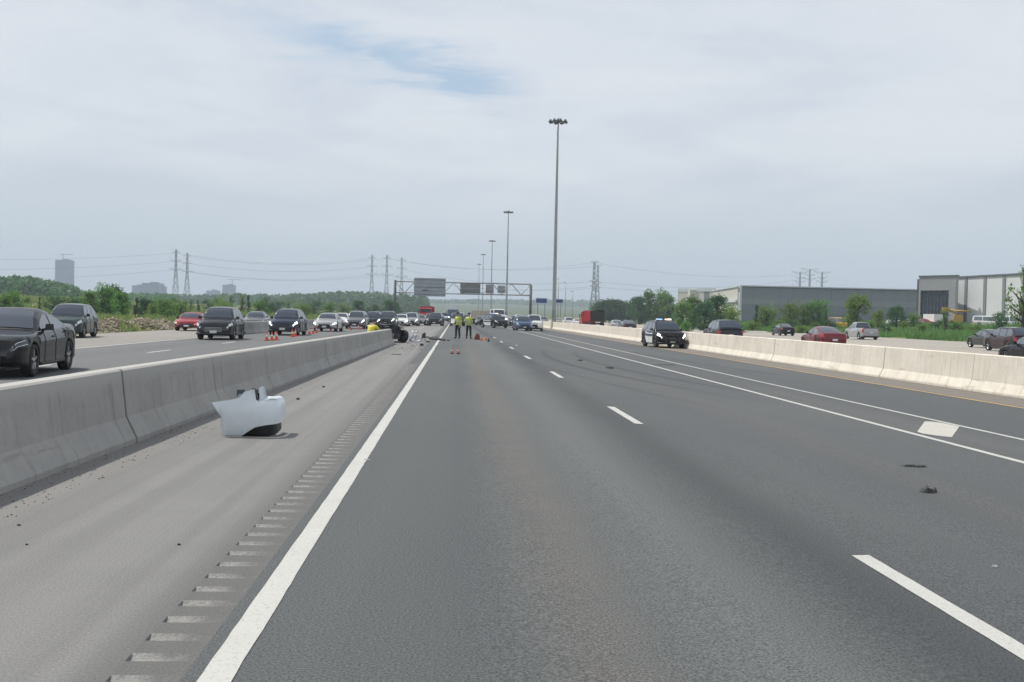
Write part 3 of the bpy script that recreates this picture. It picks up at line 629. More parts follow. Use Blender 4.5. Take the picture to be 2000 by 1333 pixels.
# ---- trucks
def truck(name, label, loc, rz, cabcol, boxcol, bl=5.2, bh=2.5, bw=2.45, open_top=False, group=None, clear=1.1, nose=True):
    root = empty(name, loc, rz, label, 'truck', group); Pc = paint(cabcol); Pb = paint(boxcol); y0 = -bl / 2 - 1.0
    g = MB(); g.box((0, .4, .78), (.9, bl + 2.6, .26)); g.build('chassis', M_trim, root)
    g = MB()      # cab with sloped windshield: side outline swept across the width
    pr = [(y0 - 1.35, .55), (y0 - 1.40, 1.35), (y0 - 1.32, 1.62), (y0 - .62, 1.78), (y0 - .30, 2.62), (y0 - .1, 2.72), (y0 + .75, 2.74), (y0 + .80, .55)]
    rings = [[(x, y * 1.0, z) for y, z in [(yy, zz - (.04 if abs(x) > 1.0 else 0)) for yy, zz in pr]] for x in (-1.14, -1.05, 1.05, 1.14)]
    g.grid(rings, False, True); g.add(rings[0], [tuple(range(8))]); g.add(rings[-1], [tuple(range(8))[::-1]]); g.build('cab', Pc, root)
    g = MB(); g.add([(-.98, y0 - .62, 1.84), (.98, y0 - .62, 1.84), (.92, y0 - .33, 2.56), (-.92, y0 - .33, 2.56)], [(0, 1, 2, 3)]); g.build('windshield', M_glass, root)
    for s in (-1, 1):
        g = MB(); g.add([(s * 1.15, y0 - .42, 1.82), (s * 1.15, y0 + .4, 1.82), (s * 1.15, y0 + .4, 2.5), (s * 1.15, y0 - .2, 2.5)], [(0, 1, 2, 3)]); g.build('side_window', M_glass, root)
        g = MB(); g.box((s * 1.32, y0 - .45, 2.05), (.12, .1, .5)); g.build('mirror', M_trim, root)
        g = MB(); g.box((s * .85, y0 - 1.405, 1.02), (.34, .05, .2)); g.build('headlight', M_lampon, root)
        g = MB(); g.box((s * (bw / 2 - .2), bl / 2 + .83, .92), (.22, .05, .16)); g.build('taillight', M_tail, root)
        for yy in (y0 - .72, bl / 2 - .75, bl / 2 + .35):
            wm = wheel_meshes(.5, .3, M_rimdark); w = link('wheel', wm[0], root, (s * (bw / 2 - .18), yy, .5), (0, 0, 0 if s > 0 else PI)); link('rim', wm[1], w)
    g = MB(); g.box((0, y0 - 1.41, 1.15), (1.1, .05, .55)); g.build('grille', M_trim, root)
    g = MB(); zc = clear + bh / 2; cy = .35 + .45
    if open_top:
        pr = [(-bw / 2, clear), (bw / 2, clear), (bw / 2, clear + bh), (-bw / 2, clear + bh)]
        for s in (-1, 1): g.box((s * (bw / 2 - .04), cy, zc), (.08, bl, bh))
        g.box((0, cy - bl / 2 + .04, zc), (bw - .17, .08, bh)); g.box((0, cy, clear + .05), (bw - .17, bl, .1))
    else: g.box((0, cy, zc), (bw, bl, bh))
    g.build('cargo_box', Pb, root)
    for s in (-1, 1):
        for k in range(6):
            g = MB(); g.box((s * (bw / 2 + .03), cy - bl / 2 + bl * (k + .5) / 6, zc), (.055, .09, bh * .94)); g.build('box_rib', Pb, root)
    g = MB(); g.box((0, cy + bl / 2 + .03, zc), (bw - .1, .06, bh - .08)); tg = g.build('tailgate', M_trim if open_top else Pb, root)
    for k in range(3):
        g = MB(); g.box((-bw / 3 + bw / 3 * k, cy + bl / 2 + .08, zc), (.07, .05, bh - .2)); g.build('tailgate_rib', M_trim, tg)
    if open_top:
        g = MB(); rows = [[(bw * .48 * (j / 4 - 1), cy - bl / 2 + bl * i / 6, clear + bh - .03 + .22 * (1 - (j / 4 - 1) ** 2) + .03 * math.sin(i * 2.3 + j)) for j in range(9)] for i in range(7)]
        g.grid(rows); g.build('tarp', M_trim, root)
    return root
xx = gx(1157, 178)
truck('dump_truck', 'red dump truck with black tailgate driving away beyond the median', (xx, 178, -.21), PI + R(6), 'brightred', 'brightred', 5.0, 1.75, open_top=True)
truck('box_truck', 'bright red truck with lit lamps coming towards us left of the big sign', (gx(833, 205), 207, 0), R(-2), 'brightred', 'brightred', 4.6, 1.9)
truck('box_truck', 'white and blue box truck in the jam right of the red truck', (gx(884, 232), 236, 0), 0, 'blue', 'white', 6.0, 2.3)
truck('box_truck', 'long white tilted-bed truck behind the askew police SUV', (gx(953, 185), 190, gz(3)), R(28), 'white', 'beige', 5.4, 1.3)
# ================================================================ crash site: bumper cover, wreck, people, cones, debris
M_bumper = mat('white_bumper_plastic', (.70, .75, .79), .32, 0, .05, 3, coat=.5)
M_blackpl = mat('black_plastic', (.020, .021, .024), .55, 0, .25, 8, bump=.1)
M_greypl = mat('slate_plastic', (.10, .115, .135), .5, 0, .2, 8)
# ---- torn-off bumper corner: a curved skin wrapping from a flat flank (towards us) round the corner
def bumper_cover():
    root = empty('bumper_cover', (-2.55, 13.55, 0), 0, 'white torn-off car bumper cover lying on the left shoulder', 'bumper')
    Q = lambda px, py, d: at(px, py, d) - Vector((-2.55, 13.55, 0))
    # outline measured in the photograph's own proportions, in metres along the flank (u) and up (z)
    U = 17
    def path(u):                      # plan of the skin: flank runs left to right, then turns away round the corner
        if u < .66: return Vector((-.30 + u * .98, -.16, 0))
        a = (u - .66) / .20; c = Vector((-.30 + .66 * .98, .04, 0))
        if a <= 1.6: return c + Vector((math.sin(a) * .20, -math.cos(a) * .20, 0))
        return c + Vector((.20, .006 + (a - 1.6) * .20, 0))
    ztop = [(0, .43), (.10, .445), (.30, .475), (.38, .50), (.44, .57), (.56, .60), (.575, .60), (.60, .47), (.66, .44), (.78, .50), (.90, .49), (1.35, .47)]
    zbot = [(0, .43), (.05, .36), (.13, .26), (.14, .012), (.42, .014), (.50, .07), (.60, .125), (.74, .155), (.90, .165), (1.35, .18)]
    us = [0, .03, .06, .10, .13, .14, .18, .24, .30, .34, .38, .41, .44, .48, .52, .56, .575, .60, .63, .66, .70, .74, .78, .82, .86, .90, .92, .94, .96, .98, 1.0, 1.04, 1.08, 1.14, 1.2, 1.28, 1.35]
    front, back = [], []
    for u in us:
        p = path(u); t = (path(u + .01) - path(u - .01)).normalized(); nrm = Vector((t.y, -t.x, 0))
        zt, zb = interp(ztop, u), interp(zbot, u); rf, rb = [], []
        for j in range(9):
            f = j / 8; z = lerp(zb, zt, f)
            bul = .055 * math.sin(min(1, max(0, z / .5)) * math.pi * .9) - .05 * sstep(.38, .56, z) * sstep(.5, .62, u)
            rf.append(p + nrm * bul + Vector((0, 0, z))); rb.append(p + nrm * (bul - .006) + Vector((0, 0, z)))
        front.append(rf); back.append(rb)
    g = MB(); g.grid(front); g.build('bumper_skin', M_bumper, root)
    g = MB(); g.grid(back); g.build('bumper_lining', M_blackpl, root)
    # bright shelf rolling over the corner top
    sh = []
    for u in [.62 + i * .045 for i in range(16)]:
        p = path(u); t = (path(u + .01) - path(u - .01)).normalized(); nrm = Vector((t.y, -t.x, 0)); z = interp(ztop, u)
        sh.append([p + nrm * (.012 - k * .10 / 5) + Vector((0, 0, z - .012 + .028 * math.sin(k / 5 * math.pi))) for k in range(6)])
    g = MB(); g.grid(sh); g.build('bumper_shelf', M_bumper, root)
    # lamp pocket: dark plate standing in the notch, with a pale rim beside it
    g = MB(); a, b_ = path(.585), path(.655); rows = []
    for i in range(6):
        z = .40 + .21 * i / 5; rows.append([lerp(a, b_, k / 3) + Vector((-.03 + .05 * (1 - i / 5) - .02, .05 - .02 * k, z)) for k in range(4)])
    g.grid(rows); g.build('lamp_pocket', M_greypl, root)
    g = MB(); c = path(.665) + Vector((-.02, .035, 0)); g.grid([[c + Vector(((.075 + .07 * (1 - i / 7) ** 2) * k / 3 - .012 * i / 7, .03 * math.sin(k / 3 * 3.1) + .01 * k, .44 + .20 * i / 7 - .012 * (k - 1.5) ** 2 * i / 7)) for k in range(4)] for i in range(8)]); g.build('pocket_rim', M_bumper, root)
    g = MB(); g.box(path(.53) + Vector((.04, .08, .585)), (.08, .05, .03), Matrix.Rotation(.3, 3, 'Y')); g.build('clip_bracket', M_blackpl, root)
    # far flank of the cover, black inner side seen over the top edge
    g = MB(); rows = []
    for i in range(9):
        u = i / 8; rows.append([Vector((-.16 + .55 * u, .34 - .10 * u, .0 + (.30 + .22 * math.sin(u * 2.6)) * k / 4)) + Vector((0, -.02 * k, .03)) for k in range(5)])
    g.grid(rows); g.build('inner_flange', M_blackpl, root)
    g = MB(); g.grid([[Vector((-.02 + .11 * i / 4, .06 - .03 * math.sin(i), .53 + .05 * k - .055 * (i / 4 - .5) ** 2 * 4 * (1 - k))) for k in range(2)] for i in range(5)]); g.build('torn_tab', M_greypl, root)
    # dark lower valance sagging to the ground under the corner
    g = MB(); rows = []
    for i in range(10):
        u = .40 + .90 * i / 9; p = path(u) + Vector((-.01, .03, 0)); zt = interp(zbot, u) + .03
        rows.append([p + Vector((.0, .05 * k / 3, lerp(.004 + .045 * (i / 9) ** 2, zt, 1 - k / 3))) for k in range(4)])
    g.grid(rows); g.build('lower_valance', M_blackpl, root)
    g = MB(); g.add([Vector((-.14, -.10, .012)), Vector((.45, -.10, .012)), Vector((.50, .2, .03)), Vector((-.1, .22, .02))], [(0, 1, 2, 3)]); g.build('skirt_lip', M_blackpl, root)
    return root
bc = bumper_cover(); bc.scale = (.90, .95, .97); bc.location.x -= .13
# ---- wreck at the barrier end
M_wreck = mat('wreck_metal', (.040, .043, .052), .5, .2, .5, 7, bump=.5, bs=9)
M_torn = mat('torn_aluminium', (.36, .36, .38), .42, .7, .35, 9, bump=.4, bs=14)
def crumple(me, amp, sc_, seed):
    for v in me.vertices:
        n = noise.noise_vector(v.co * sc_ + Vector((seed, seed * 1.7, 0))); v.co += n * amp
wr = empty('wrecked_car', (-3.62, 58.6, 0), R(5), 'crushed dark car wreck with a wheel showing at the barrier end', 'car')
g = MB(); rows = []
for i in range(18):
    y = lerp(-1.15, 2.2, i / 17); sq = 1 - .25 * sstep(.8, 2.2, y)
    rows.append([Vector((x * 1.0, y, z * sq)) for x, z in ((-.90, .22), (-.95, .50), (-.93, .78), (-.80, .93), (-.30, .97), (.15, .95), (.45, .90), (.58, .74), (.62, .48), (.60, .24))])
g.grid(rows, False); n = 10; g.add(rows[0], [tuple(range(n))[::-1]]); g.add(rows[-1], [tuple(range(n))])
me = g.mesh('crushed_body', M_wreck); crumple(me, .09, 2.3, 3.3); crumple(me, .04, 7, 1.1); link('crushed_body', me, wr)
wm = wheel_meshes(.34, .23, M_rimdark)
for (x, y, rz_, ry) in ((.80, -.95, R(30), R(10)), (-.8, -.9, R(-170), 0), (.70, 1.6, 0, 0)):
    w = link('wheel', wm[0], wr, (x, y, .34), (0, ry, rz_)); link('rim', wm[1], w)
M_wgrey = mat('wreck_grey', (.15, .155, .165), .5, .3, .4, 8, bump=.4, bs=12)
for k, (c, dd, r_, mm) in enumerate((((.12, -1.24, .40), (.28, .05, .24), .3, M_torn), ((-.35, -1.26, .70), (.62, .05, .16), -.1, M_wgrey), ((.42, -1.22, .62), (.07, .06, .48), .12, M_wgrey), ((-.55, -1.25, .38), (.42, .05, .2), .2, M_blackpl), ((.30, -1.25, .22), (.55, .05, .07), -.05, M_wgrey), ((-.1, -1.2, .86), (.7, .2, .04), .06, M_wgrey), ((.66, -1.05, .80), (.34, .5, .03), .35, M_wreck), ((-.2, -1.28, .55), (.3, .04, .1), .5, M_torn))):
    g = MB(); rows = [[Vector((dd[0] * (i / 5 - .5), dd[1] * math.sin(i * 1.7 + j + k), dd[2] * (j / 4 - .5))) for j in range(5)] for i in range(6)]; g.grid(rows, False); rows2 = [[q + Vector((0, dd[1], 0)) for q in r_2] for r_2 in rows]; g.grid(rows2, False)
    me = g.mesh('torn_panel', mm); crumple(me, .03, 6, k + .5); link('torn_panel', me, wr, c, (r_ * .4, r_, r_ * .5))
for pts in ([(-.75, -1.2, .93), (-.2, -1.32, 1.02), (.35, -1.28, .95), (.60, -1.22, .78), (.66, -1.15, .42)], [(-.50, -1.15, .95), (-.46, -1.1, 1.14), (-.28, -1.05, 1.2)], [(.2, -1.2, .92), (.5, -1.3, 1.03), (.78, -1.2, .88)]):
    g = MB(); g.tube(pts, .028, 6); g.build('bent_pillar', M_blackpl, wr)
# ---- people
M_skin = mat('skin', (.42, .27, .20), .6, 0, .08, 12)
M_hivis = mat('hi_vis_vest', (.50, .62, .07), .65, 0, .12, 10)
M_tape = mat('reflective_tape', (.62, .63, .60), .4, .2, .05, 10)
M_navycl = mat('navy_uniform', (.014, .017, .030), .8, 0, .2, 10)
M_blackcl = mat('black_uniform', (.012, .013, .013), .8, 0, .2, 10)
M_cap = mat('dark_cap', (.03, .032, .04), .75, 0, .1, 10)
M_boot = mat('boot_leather', (.010, .010, .010), .5, 0, .1, 10)
M_yellow = mat('yellow_jacket', (.62, .56, .06), .65, 0, .12, 10)
def skinned(name, chains, mt, parent, root_i=0, sub=1):
    """chains: list of point/radius lists; the first point of a chain may be an index of an existing vertex"""
    vs, es, rs = [], [], []
    for ch in chains:
        prev = None
        for it in ch:
            if isinstance(it, int): prev = it; continue
            vs.append(it[0]); rs.append(it[1]); i = len(vs) - 1
            if prev is not None: es.append((prev, i))
            prev = i
    me = bpy.data.meshes.new(name); me.from_pydata(vs, es, []); me.update(); me.materials.append(mt)
    o = link(name, me, parent); md = o.modifiers.new('Skin', 'SKIN'); md.use_smooth_shade = True
    lay = me.skin_vertices[0].data
    for i, r_ in enumerate(rs):
        lay[i].radius = r_ if isinstance(r_, tuple) else (r_, r_); lay[i].use_root = (i == root_i)
    if sub: s_ = o.modifiers.new('Sub', 'SUBSURF'); s_.levels = sub; s_.render_levels = sub
    dg = bpy.context.evaluated_depsgraph_get(); ev = o.evaluated_get(dg); m2 = bpy.data.meshes.new_from_object(ev); m2.name = name
    o.modifiers.clear(); o.data = m2; bpy.data.meshes.remove(me)
    for p_ in m2.polygons: p_.use_smooth = True
    if not m2.materials: m2.materials.append(mt)
    return o
def hand(wrist, d, side):
    """five short chains leaving a palm; returns chains whose first entry is the wrist index placeholder"""
    d = Vector(d).normalized(); lat = Vector((0, 1, 0)).cross(d); lat = lat.normalized() if lat.length > .1 else Vector((1, 0, 0)); up = d.cross(lat)
    return d, lat, up
def person(label, loc, rz, pose, trousers, h=1.78, vestmat=None, cap=True, paper=False):
    root = empty('person', loc, rz, label, 'person'); k = h / 1.78; V = lambda x, y, z: Vector((x * k, y * k, z * k))
    if pose == 'stand':
        hipL, hipR = V(-.10, 0, .92), V(.10, 0, .92); kn = [V(-.13, -.03, .50), V(.12, -.02, .50)]; an = [V(-.15, .0, .09), V(.14, .02, .09)]; toe = [V(-.18, -.17, .03), V(.18, -.15, .03)]
        spine = [V(0, 0, .95), V(0, .01, 1.12), V(0, .015, 1.30), V(0, .02, 1.44), V(0, .0, 1.53), V(0, -.01, 1.58)]
        sh = [V(-.19, .02, 1.43), V(.19, .02, 1.43)]
        if paper: el_ = [V(-.27, -.08, 1.17), V(.26, .02, 1.15)]; wr_ = [V(-.16, -.30, 1.12), V(.24, -.12, .93)]
        else: el_ = [V(-.26, .05, 1.16), V(.27, .02, 1.15)]; wr_ = [V(-.10, -.20, 1.08), V(.12, -.22, 1.06)]
    else:   # crouching, back bent forward
        hipL, hipR = V(-.12, .12, .42), V(.12, .12, .42); kn = [V(-.20, -.25, .52), V(.20, -.25, .52)]; an = [V(-.17, .05, .09), V(.17, .05, .09)]; toe = [V(-.18, -.13, .03), V(.18, -.13, .03)]
        spine = [V(0, .12, .46), V(0, .10, .62), V(0, .03, .78), V(0, -.06, .90), V(0, -.12, .97), V(0, -.15, 1.01)]
        sh = [V(-.20, -.05, .88), V(.20, -.05, .88)]; el_ = [V(-.27, -.25, .66), V(.27, -.25, .66)]; wr_ = [V(-.10, -.40, .62), V(.10, -.40, .62)]
    # one continuous body: trunk, neck, head, legs, arms, fingers
    ch = [[(spine[0], (.15 * k, .11 * k)), (spine[1], (.145 * k, .105 * k)), (spine[2], (.165 * k, .115 * k)), (spine[3], (.13 * k, .09 * k)), (spine[4], .058 * k), (spine[5] + V(0, -.005, .03), .075 * k), (spine[5] + V(0, -.015, .11), .098 * k), (spine[5] + V(0, -.005, .19), .082 * k)]]
    idx = 8
    for s in (0, 1):
        hp = (hipL, hipR)[s]
        ch.append([0, (hp, .095 * k), (lerp(hp, kn[s], .5), .088 * k), (kn[s], .062 * k), (lerp(kn[s], an[s], .4), .060 * k), (an[s], .042 * k), (toe[s], .038 * k)]); idx += 6
    for s in (0, 1):
        d = (wr_[s] - el_[s]).normalized(); lat = d.cross(Vector((0, 0, 1))); lat = lat.normalized() if lat.length > .1 else Vector((1, 0, 0)); palm = wr_[s] + d * .06 * k
        ch.append([3, (sh[s], .062 * k), (lerp(sh[s], el_[s], .5), .052 * k), (el_[s], .043 * k), (lerp(el_[s], wr_[s], .5), .038 * k), (wr_[s], .028 * k), (palm, (.034 * k, .018 * k))]); pi = idx + 5; idx += 6
        for f, (o_, ln) in enumerate(((-.03, .07), (-.01, .08), (.01, .077), (.03, .06))):
            ch.append([pi, (palm + d * .035 * k + lat * o_ * k, .009 * k), (palm + d * (.035 + ln * .6) * k + lat * o_ * 1.1 * k - Vector((0, 0, .012 * k)), .008 * k), (palm + d * (.03 + ln) * k + lat * o_ * 1.1 * k - Vector((0, 0, .035 * k)), .007 * k)]); idx += 3
        ch.append([pi, (palm + lat * (-.045 if s else .045) * k, .010 * k), (palm + d * .04 * k + lat * (-.06 if s else .06) * k, .009 * k)]); idx += 2
    skinned('body', ch, M_skin, root, 0, 1)
    hd = spine[5] + V(0, -.015, .11)
    g = MB()
    g.tube([hd + V(0, -.095, .01), hd + V(0, -.122, -.025), hd + V(0, -.10, -.035)], [.010 * k, .016 * k, .012 * k], 6); g.build('nose', M_skin, root)
    for s in (-1, 1):
        g = MB(); g.lathe([(.001, -.008), (.010 * k, 0), (.001, .008)], 8, 'Z', hd + V(s * .035, -.09, .012)); g.build('eye', M_cap, root)
    # trousers, boots
    lg = [[(spine[0], (.165 * k, .125 * k)), (spine[0] + V(0, 0, .07), (.155 * k, .118 * k))]]
    for s in (0, 1):
        hp = (hipL, hipR)[s]; lg.append([0, (hp, .108 * k), (lerp(hp, kn[s], .5), .100 * k), (kn[s], .078 * k), (lerp(kn[s], an[s], .5), .074 * k), (an[s] + V(0, 0, .03), .064 * k)])
    skinned('trousers', lg, trousers, root, 0, 1)
    for s in (0, 1): skinned('boot', [[(an[s] + V(0, .03, .04), .064 * k), (an[s] + V(0, -.03, -.03), .060 * k), (toe[s] + V(0, -.02, .02), .052 * k)]], M_boot, root, 0, 1)
    vm = vestmat or M_hivis
    skinned('vest', [[(spine[0] + V(0, 0, -.09), (.172 * k, .138 * k)), (spine[0] + V(0, 0, .06), (.178 * k, .140 * k)), (spine[1], (.180 * k, .140 * k)), (spine[2], (.198 * k, .148 * k)), (spine[3] - V(0, 0, .01), (.155 * k, .115 * k))]] + [[4, (lerp(sh[s], spine[3], .15), .092 * k), (lerp(sh[s], el_[s], .55), .078 * k)] for s in (0, 1)], vm, root, 0, 1)
    if vm is M_hivis:
        for z_ in (.35, .75):
            c = lerp(spine[0] + V(0, 0, .1), spine[2], z_); g = MB(); g.lathe([(.205 * k, -.022), (.213 * k, 0), (.205 * k, .022)], 20, 'Z', c); o = g.build('reflective_band', M_tape, root)
            for v in o.data.vertices: v.co.y = c.y + (v.co.y - c.y) * .80
    for s in (0, 1): skinned('sleeve', [[(lerp(sh[s], el_[s], .5), .066 * k), (el_[s], .056 * k), (lerp(el_[s], wr_[s], .75), .046 * k)]], vm, root, 0, 1)
    if cap:
        g = MB(); g.lathe([(.108 * k, 0), (.112 * k, .03 * k), (.108 * k, .07 * k), (.075 * k, .105 * k), (.005, .115 * k)], 16, 'Z', hd + V(0, .005, .02)); g.box(hd + V(0, -.13, .03), (.15 * k, .10 * k, .012 * k)); g.build('cap', M_cap, root)
    else:
        g = MB(); g.lathe([(.102 * k, -.02), (.110 * k, .03 * k), (.100 * k, .075 * k), (.06 * k, .10 * k), (.004, .108 * k)], 16, 'Z', hd + V(0, .02, .01)); g.build('hair', M_cap, root)
    if paper: return root, wr_[0]
    return root
p1, wpos = person('officer in hi-vis vest and navy trousers holding a white sheet, left of the two', (gx(894, 71), 70.6, 0), R(-35), 'stand', M_navycl, 1.69, None, True, True)
person('officer in hi-vis vest and black trousers, right of the two on the road', (gx(915, 71), 71.0, -.01), R(160), 'stand', M_blackcl, 1.68)
person('person in yellow jacket crouching behind the grey barrier near its end', (gx(724, 50) , 50.5, 0), R(150), 'crouch', M_blackcl, 1.85, M_yellow, False)
g = MB(); g.box((0, 0, 0), (.24, .012, .32)); o = g.build('clipboard', mat('white_paper', (.72, .71, .68), .8, 0, .03), None)
mw = Matrix.Translation(p1.location) @ Matrix.Rotation(R(-35), 4, 'Z'); o.location = mw @ (wpos + Vector((.0, -.10, .06))); o.rotation_euler = (R(-30), 0, R(-10)); tag(o, 'white sheet held by the officer in navy trousers', 'paper')
# ---- cones
M_cone = mat('cone_orange', (.62, .085, .035), .5, 0, .1, 9); M_conew = mat('cone_collar', (.75, .74, .72), .45, 0, .05)
def cone(px, d, label, h=.46, x=None):
    xx = gx(px, d) if x is None else x; root = empty('traffic_cone', (xx, d, gz(xx)), random.uniform(0, 1.5), label, 'traffic cone', 'orange traffic cones'); r0 = h * .19
    g = MB(); g.box((0, 0, .02), (h * .52, h * .52, .04)); g.build('base', M_blackpl if h < .3 else M_cone, root)
    g = MB(); g.lathe([(r0, .04), (r0 * .62, h * .45), (r0 * .24, h * .97), (.004, h)], 16); g.build('cone_shell', M_cone, root)
    g = MB(); g.lathe([(r0 * .64, h * .48), (r0 * .47, h * .68)], 16); [setattr(v, 'co', v.co) for v in ()]; o = g.build('collar', M_conew, root); o.scale = (1.06, 1.06, 1)
for px, d, lb in ((521, 56.5, 'orange cone, leftmost of the three nearest behind the grey barrier'), (531, 57.2, 'orange cone, middle of the three nearest behind the grey barrier'), (540, 58.3, 'orange cone, right one of the three nearest behind the grey barrier'),
                  (571, 66, 'orange cone in front of the dark navy SUV, left of its pair'), (577, 68, 'orange cone in front of the dark navy SUV, right of its pair'), (604, 75, 'orange cone left of the silver sedan, first of three'), (611, 77, 'orange cone left of the silver sedan, second of three'), (618, 80, 'orange cone nearest the silver sedan, third of three'),
                  (646, 86, 'orange cone in front of the silver sedan'), (668, 92, 'orange cone between silver sedan and steel-blue SUV'), (686, 96, 'orange cone below the steel-blue SUV'), (700, 100, 'small orange cone left of the crouching person'), (708, 103, 'small orange cone nearest the crouching person')):
    cone(px, d, lb)
cone(883, 43, 'tiny red-orange marker cone on the road, left of the pair', .24); cone(895, 43, 'tiny red-orange marker cone on the road, right of the pair', .24)
# ---- debris
def shard(name, label, p, size, mt, seed, cat='debris', flat=.3, rz=0.0, n=10, group='crash debris on the road'):
    rnd = random.Random(seed); g = MB(); top, bot = [], []
    for i in range(n):
        a = 2 * math.pi * i / n; r_ = rnd.uniform(.65, 1.1)
        x, y = math.cos(a) * size[0] / 2 * r_, math.sin(a) * size[1] / 2 * r_
        bot.append((x, y, 0)); top.append((x * .8, y * .8, size[2] * rnd.uniform(1 - flat, 1)))
    ring2 = [(x * .3, y * .3, size[2] * rnd.uniform(.5, 1.15)) for x, y, z in top]
    g.grid([bot, top, ring2], False, True); g.add(ring2, [tuple(range(n))]); g.add(bot, [tuple(range(n))[::-1]])
    o = g.build(name, mt, None, (p[0], p[1], gz(p[0]) + .002), (0, 0, rz)); return tag(o, label, cat, group)
def at_px(px, py): q = gp(px, py); return (q.x, q.y)
shard('plastic_strip', 'long thin black plastic strip lying in the right lane', at_px(1784, 912), (.36, .10, .02), M_blackpl, 1, rz=R(-12), n=14)
shard('broken_part', 'small black broken part in the right lane, nearest piece of debris', at_px(1812, 962), (.18, .14, .05), M_blackpl, 2, flat=.7)
shard('metal_chip', 'bright little chip stuck on the near black broken part', (at_px(1812, 962)[0] - .02, at_px(1812, 962)[1] - .02), (.07, .05, .075), M_torn, 12)
for i, (px, py, sx, sy, sz, lb) in enumerate(((1190, 720, .30, .3, .05, 'dark scrap in the second lane, left of the double white lines'), (1132, 705, .25, .25, .05, 'small dark scrap further up the second lane'), (1296, 713, .9, .45, .02, 'flat dark scrap between the double white lines'), (1503, 703, .5, .4, .10, 'dark scrap at the foot of the pale median barrier'),
                                         (582, 781, .065, .05, .03, 'dark pebble on the shoulder right of the white bumper cover'), (632, 757, .07, .06, .03, 'dark pebble on the shoulder further past the bumper cover'), (350, 1065, .026, .02, .008, 'tiny dark fleck on the shoulder left of the rumble strip'), (37, 1027, .03, .02, .008, 'tiny dark fleck at the left edge of the shoulder'), (52, 1065, .026, .02, .008, 'second tiny dark fleck near the left edge'),
                                         (1943, 1108, .06, .04, .012, 'pale chip in the right lane above the near dash'), (718, 899, .08, .05, .01, 'pale chip beside the white edge line'))):
    shard('road_scrap', lb, at_px(px, py), (sx, sy, sz), M_torn if 'pale' in lb else M_blackpl, 20 + i)
# debris fan beside the wreck
for i, (px, py, sx, sy, sz, mt_, lb) in enumerate(((760, 672, .35, .3, .22, M_blackpl, 'black lump at the foot of the barrier end'), (812, 664, .5, .4, .30, M_torn, 'silver torn panel just right of the wreck'), (823, 668, .5, .3, .12, M_torn, 'flat silver scrap right of the torn panel'), (828, 661, .3, .2, .35, M_blackpl, 'upright dark scrap behind the silver pieces'),
                                             (824, 676, .22, .18, .12, M_blackpl, 'dark lump on the shoulder in front of the wreck'), (774, 693, .5, .2, .03, M_blackpl, 'thin dark smear of scrap on the shoulder before the wreck'), (812, 650, .9, .4, .2, M_torn, 'pale twisted panel behind the wreck'))):
    shard('wreck_scrap', lb, at_px(px, py), (sx, sy, sz), mt_, 60 + i, flat=.8)
g = MB(); q0, q1 = Vector((at_px(834, 663) + (.06,))), Vector((at_px(869, 666) + (.05,))); g.tube([q0 + Vector((0, 0, .08)), lerp(q0, q1, .3) + Vector((0, 0, .0)), lerp(q0, q1, .7) + Vector((0, .1, .02)), q1], [.06, .08, .07, .05], 7)
tag(g.build('bent_bar', M_blackpl), 'long dark bent bar lying across the white edge line', 'debris', 'crash debris on the road')
M_rust = mat('rusty_debris', (.16, .045, .028), .7, .2, .5, 8, bump=.4, bs=12); M_orangepl = mat('orange_debris', (.50, .20, .11), .6, 0, .3, 9)
for i, (px, py, sx, sy, sz, mt_, lb) in enumerate(((932, 664, .5, .4, .42, M_rust, 'dark rust-brown lump of wreckage right of the officers'), (943, 666, .4, .3, .16, M_orangepl, 'orange torn scrap beside the rust-brown lump'), (949, 664, .35, .3, .14, M_orangepl, 'second orange scrap right of the first'), (954, 668, .14, .12, .20, M_blackpl, 'small black upright scrap at the end of the orange ones'))):
    shard('wreckage', lb, at_px(px, py), (sx, sy, sz), mt_, 90 + i, flat=.8)
for i, (x, y, sx, sy, sz, mt_, lb) in enumerate(((-2.35, 60.5, .5, .35, .22, M_torn, 'crumpled silver piece close behind the wreck wheel'), (-1.9, 63, .6, .3, .12, M_wgrey, 'grey bent sheet between the wreck and the edge line'), (-1.5, 59.5, .3, .22, .08, M_blackpl, 'black fragment between the wreck and the edge line'), (-2.1, 57.2, .18, .14, .06, M_torn, 'little silver fragment in front of the wreck wheel'), (-1.3, 66, .7, .3, .18, M_blackpl, 'dark torn panel farther on by the edge line'), (-2.6, 66.5, .8, .5, .25, M_torn, 'silver twisted sheet on the shoulder beyond the wreck'), (-.4, 64, .25, .2, .07, M_blackpl, 'black fragment just inside the lane, left of the officers'), (1.9, 68, .2, .2, .06, M_blackpl, 'black fragment right of the officers'), (3.3, 58, .18, .14, .05, M_torn, 'silver fragment near a far lane dash'))):
    shard('wreck_scrap', lb, (x, y), (sx, sy, sz), mt_, 130 + i, flat=.8)
# officers' small rubble: glass crumbs, one mass
g = MB(); rnd = random.Random(5)
for i in range(420):
    x, y = rnd.gauss(-1.6, 1.4), rnd.uniform(46, 74)
    if x < BLX(y) + .4 and y < 56: continue
    s = rnd.uniform(.008, .03); g.box((x, y, gz(x) + s * .5 + .002), (s * 1.6, s, s), Matrix.Rotation(rnd.random() * 3, 3, 'Z'))
tag(g.build('glass_debris', M_torn), 'scattered crumbs of glass and metal round the wreck', 'debris', None, 'stuff')
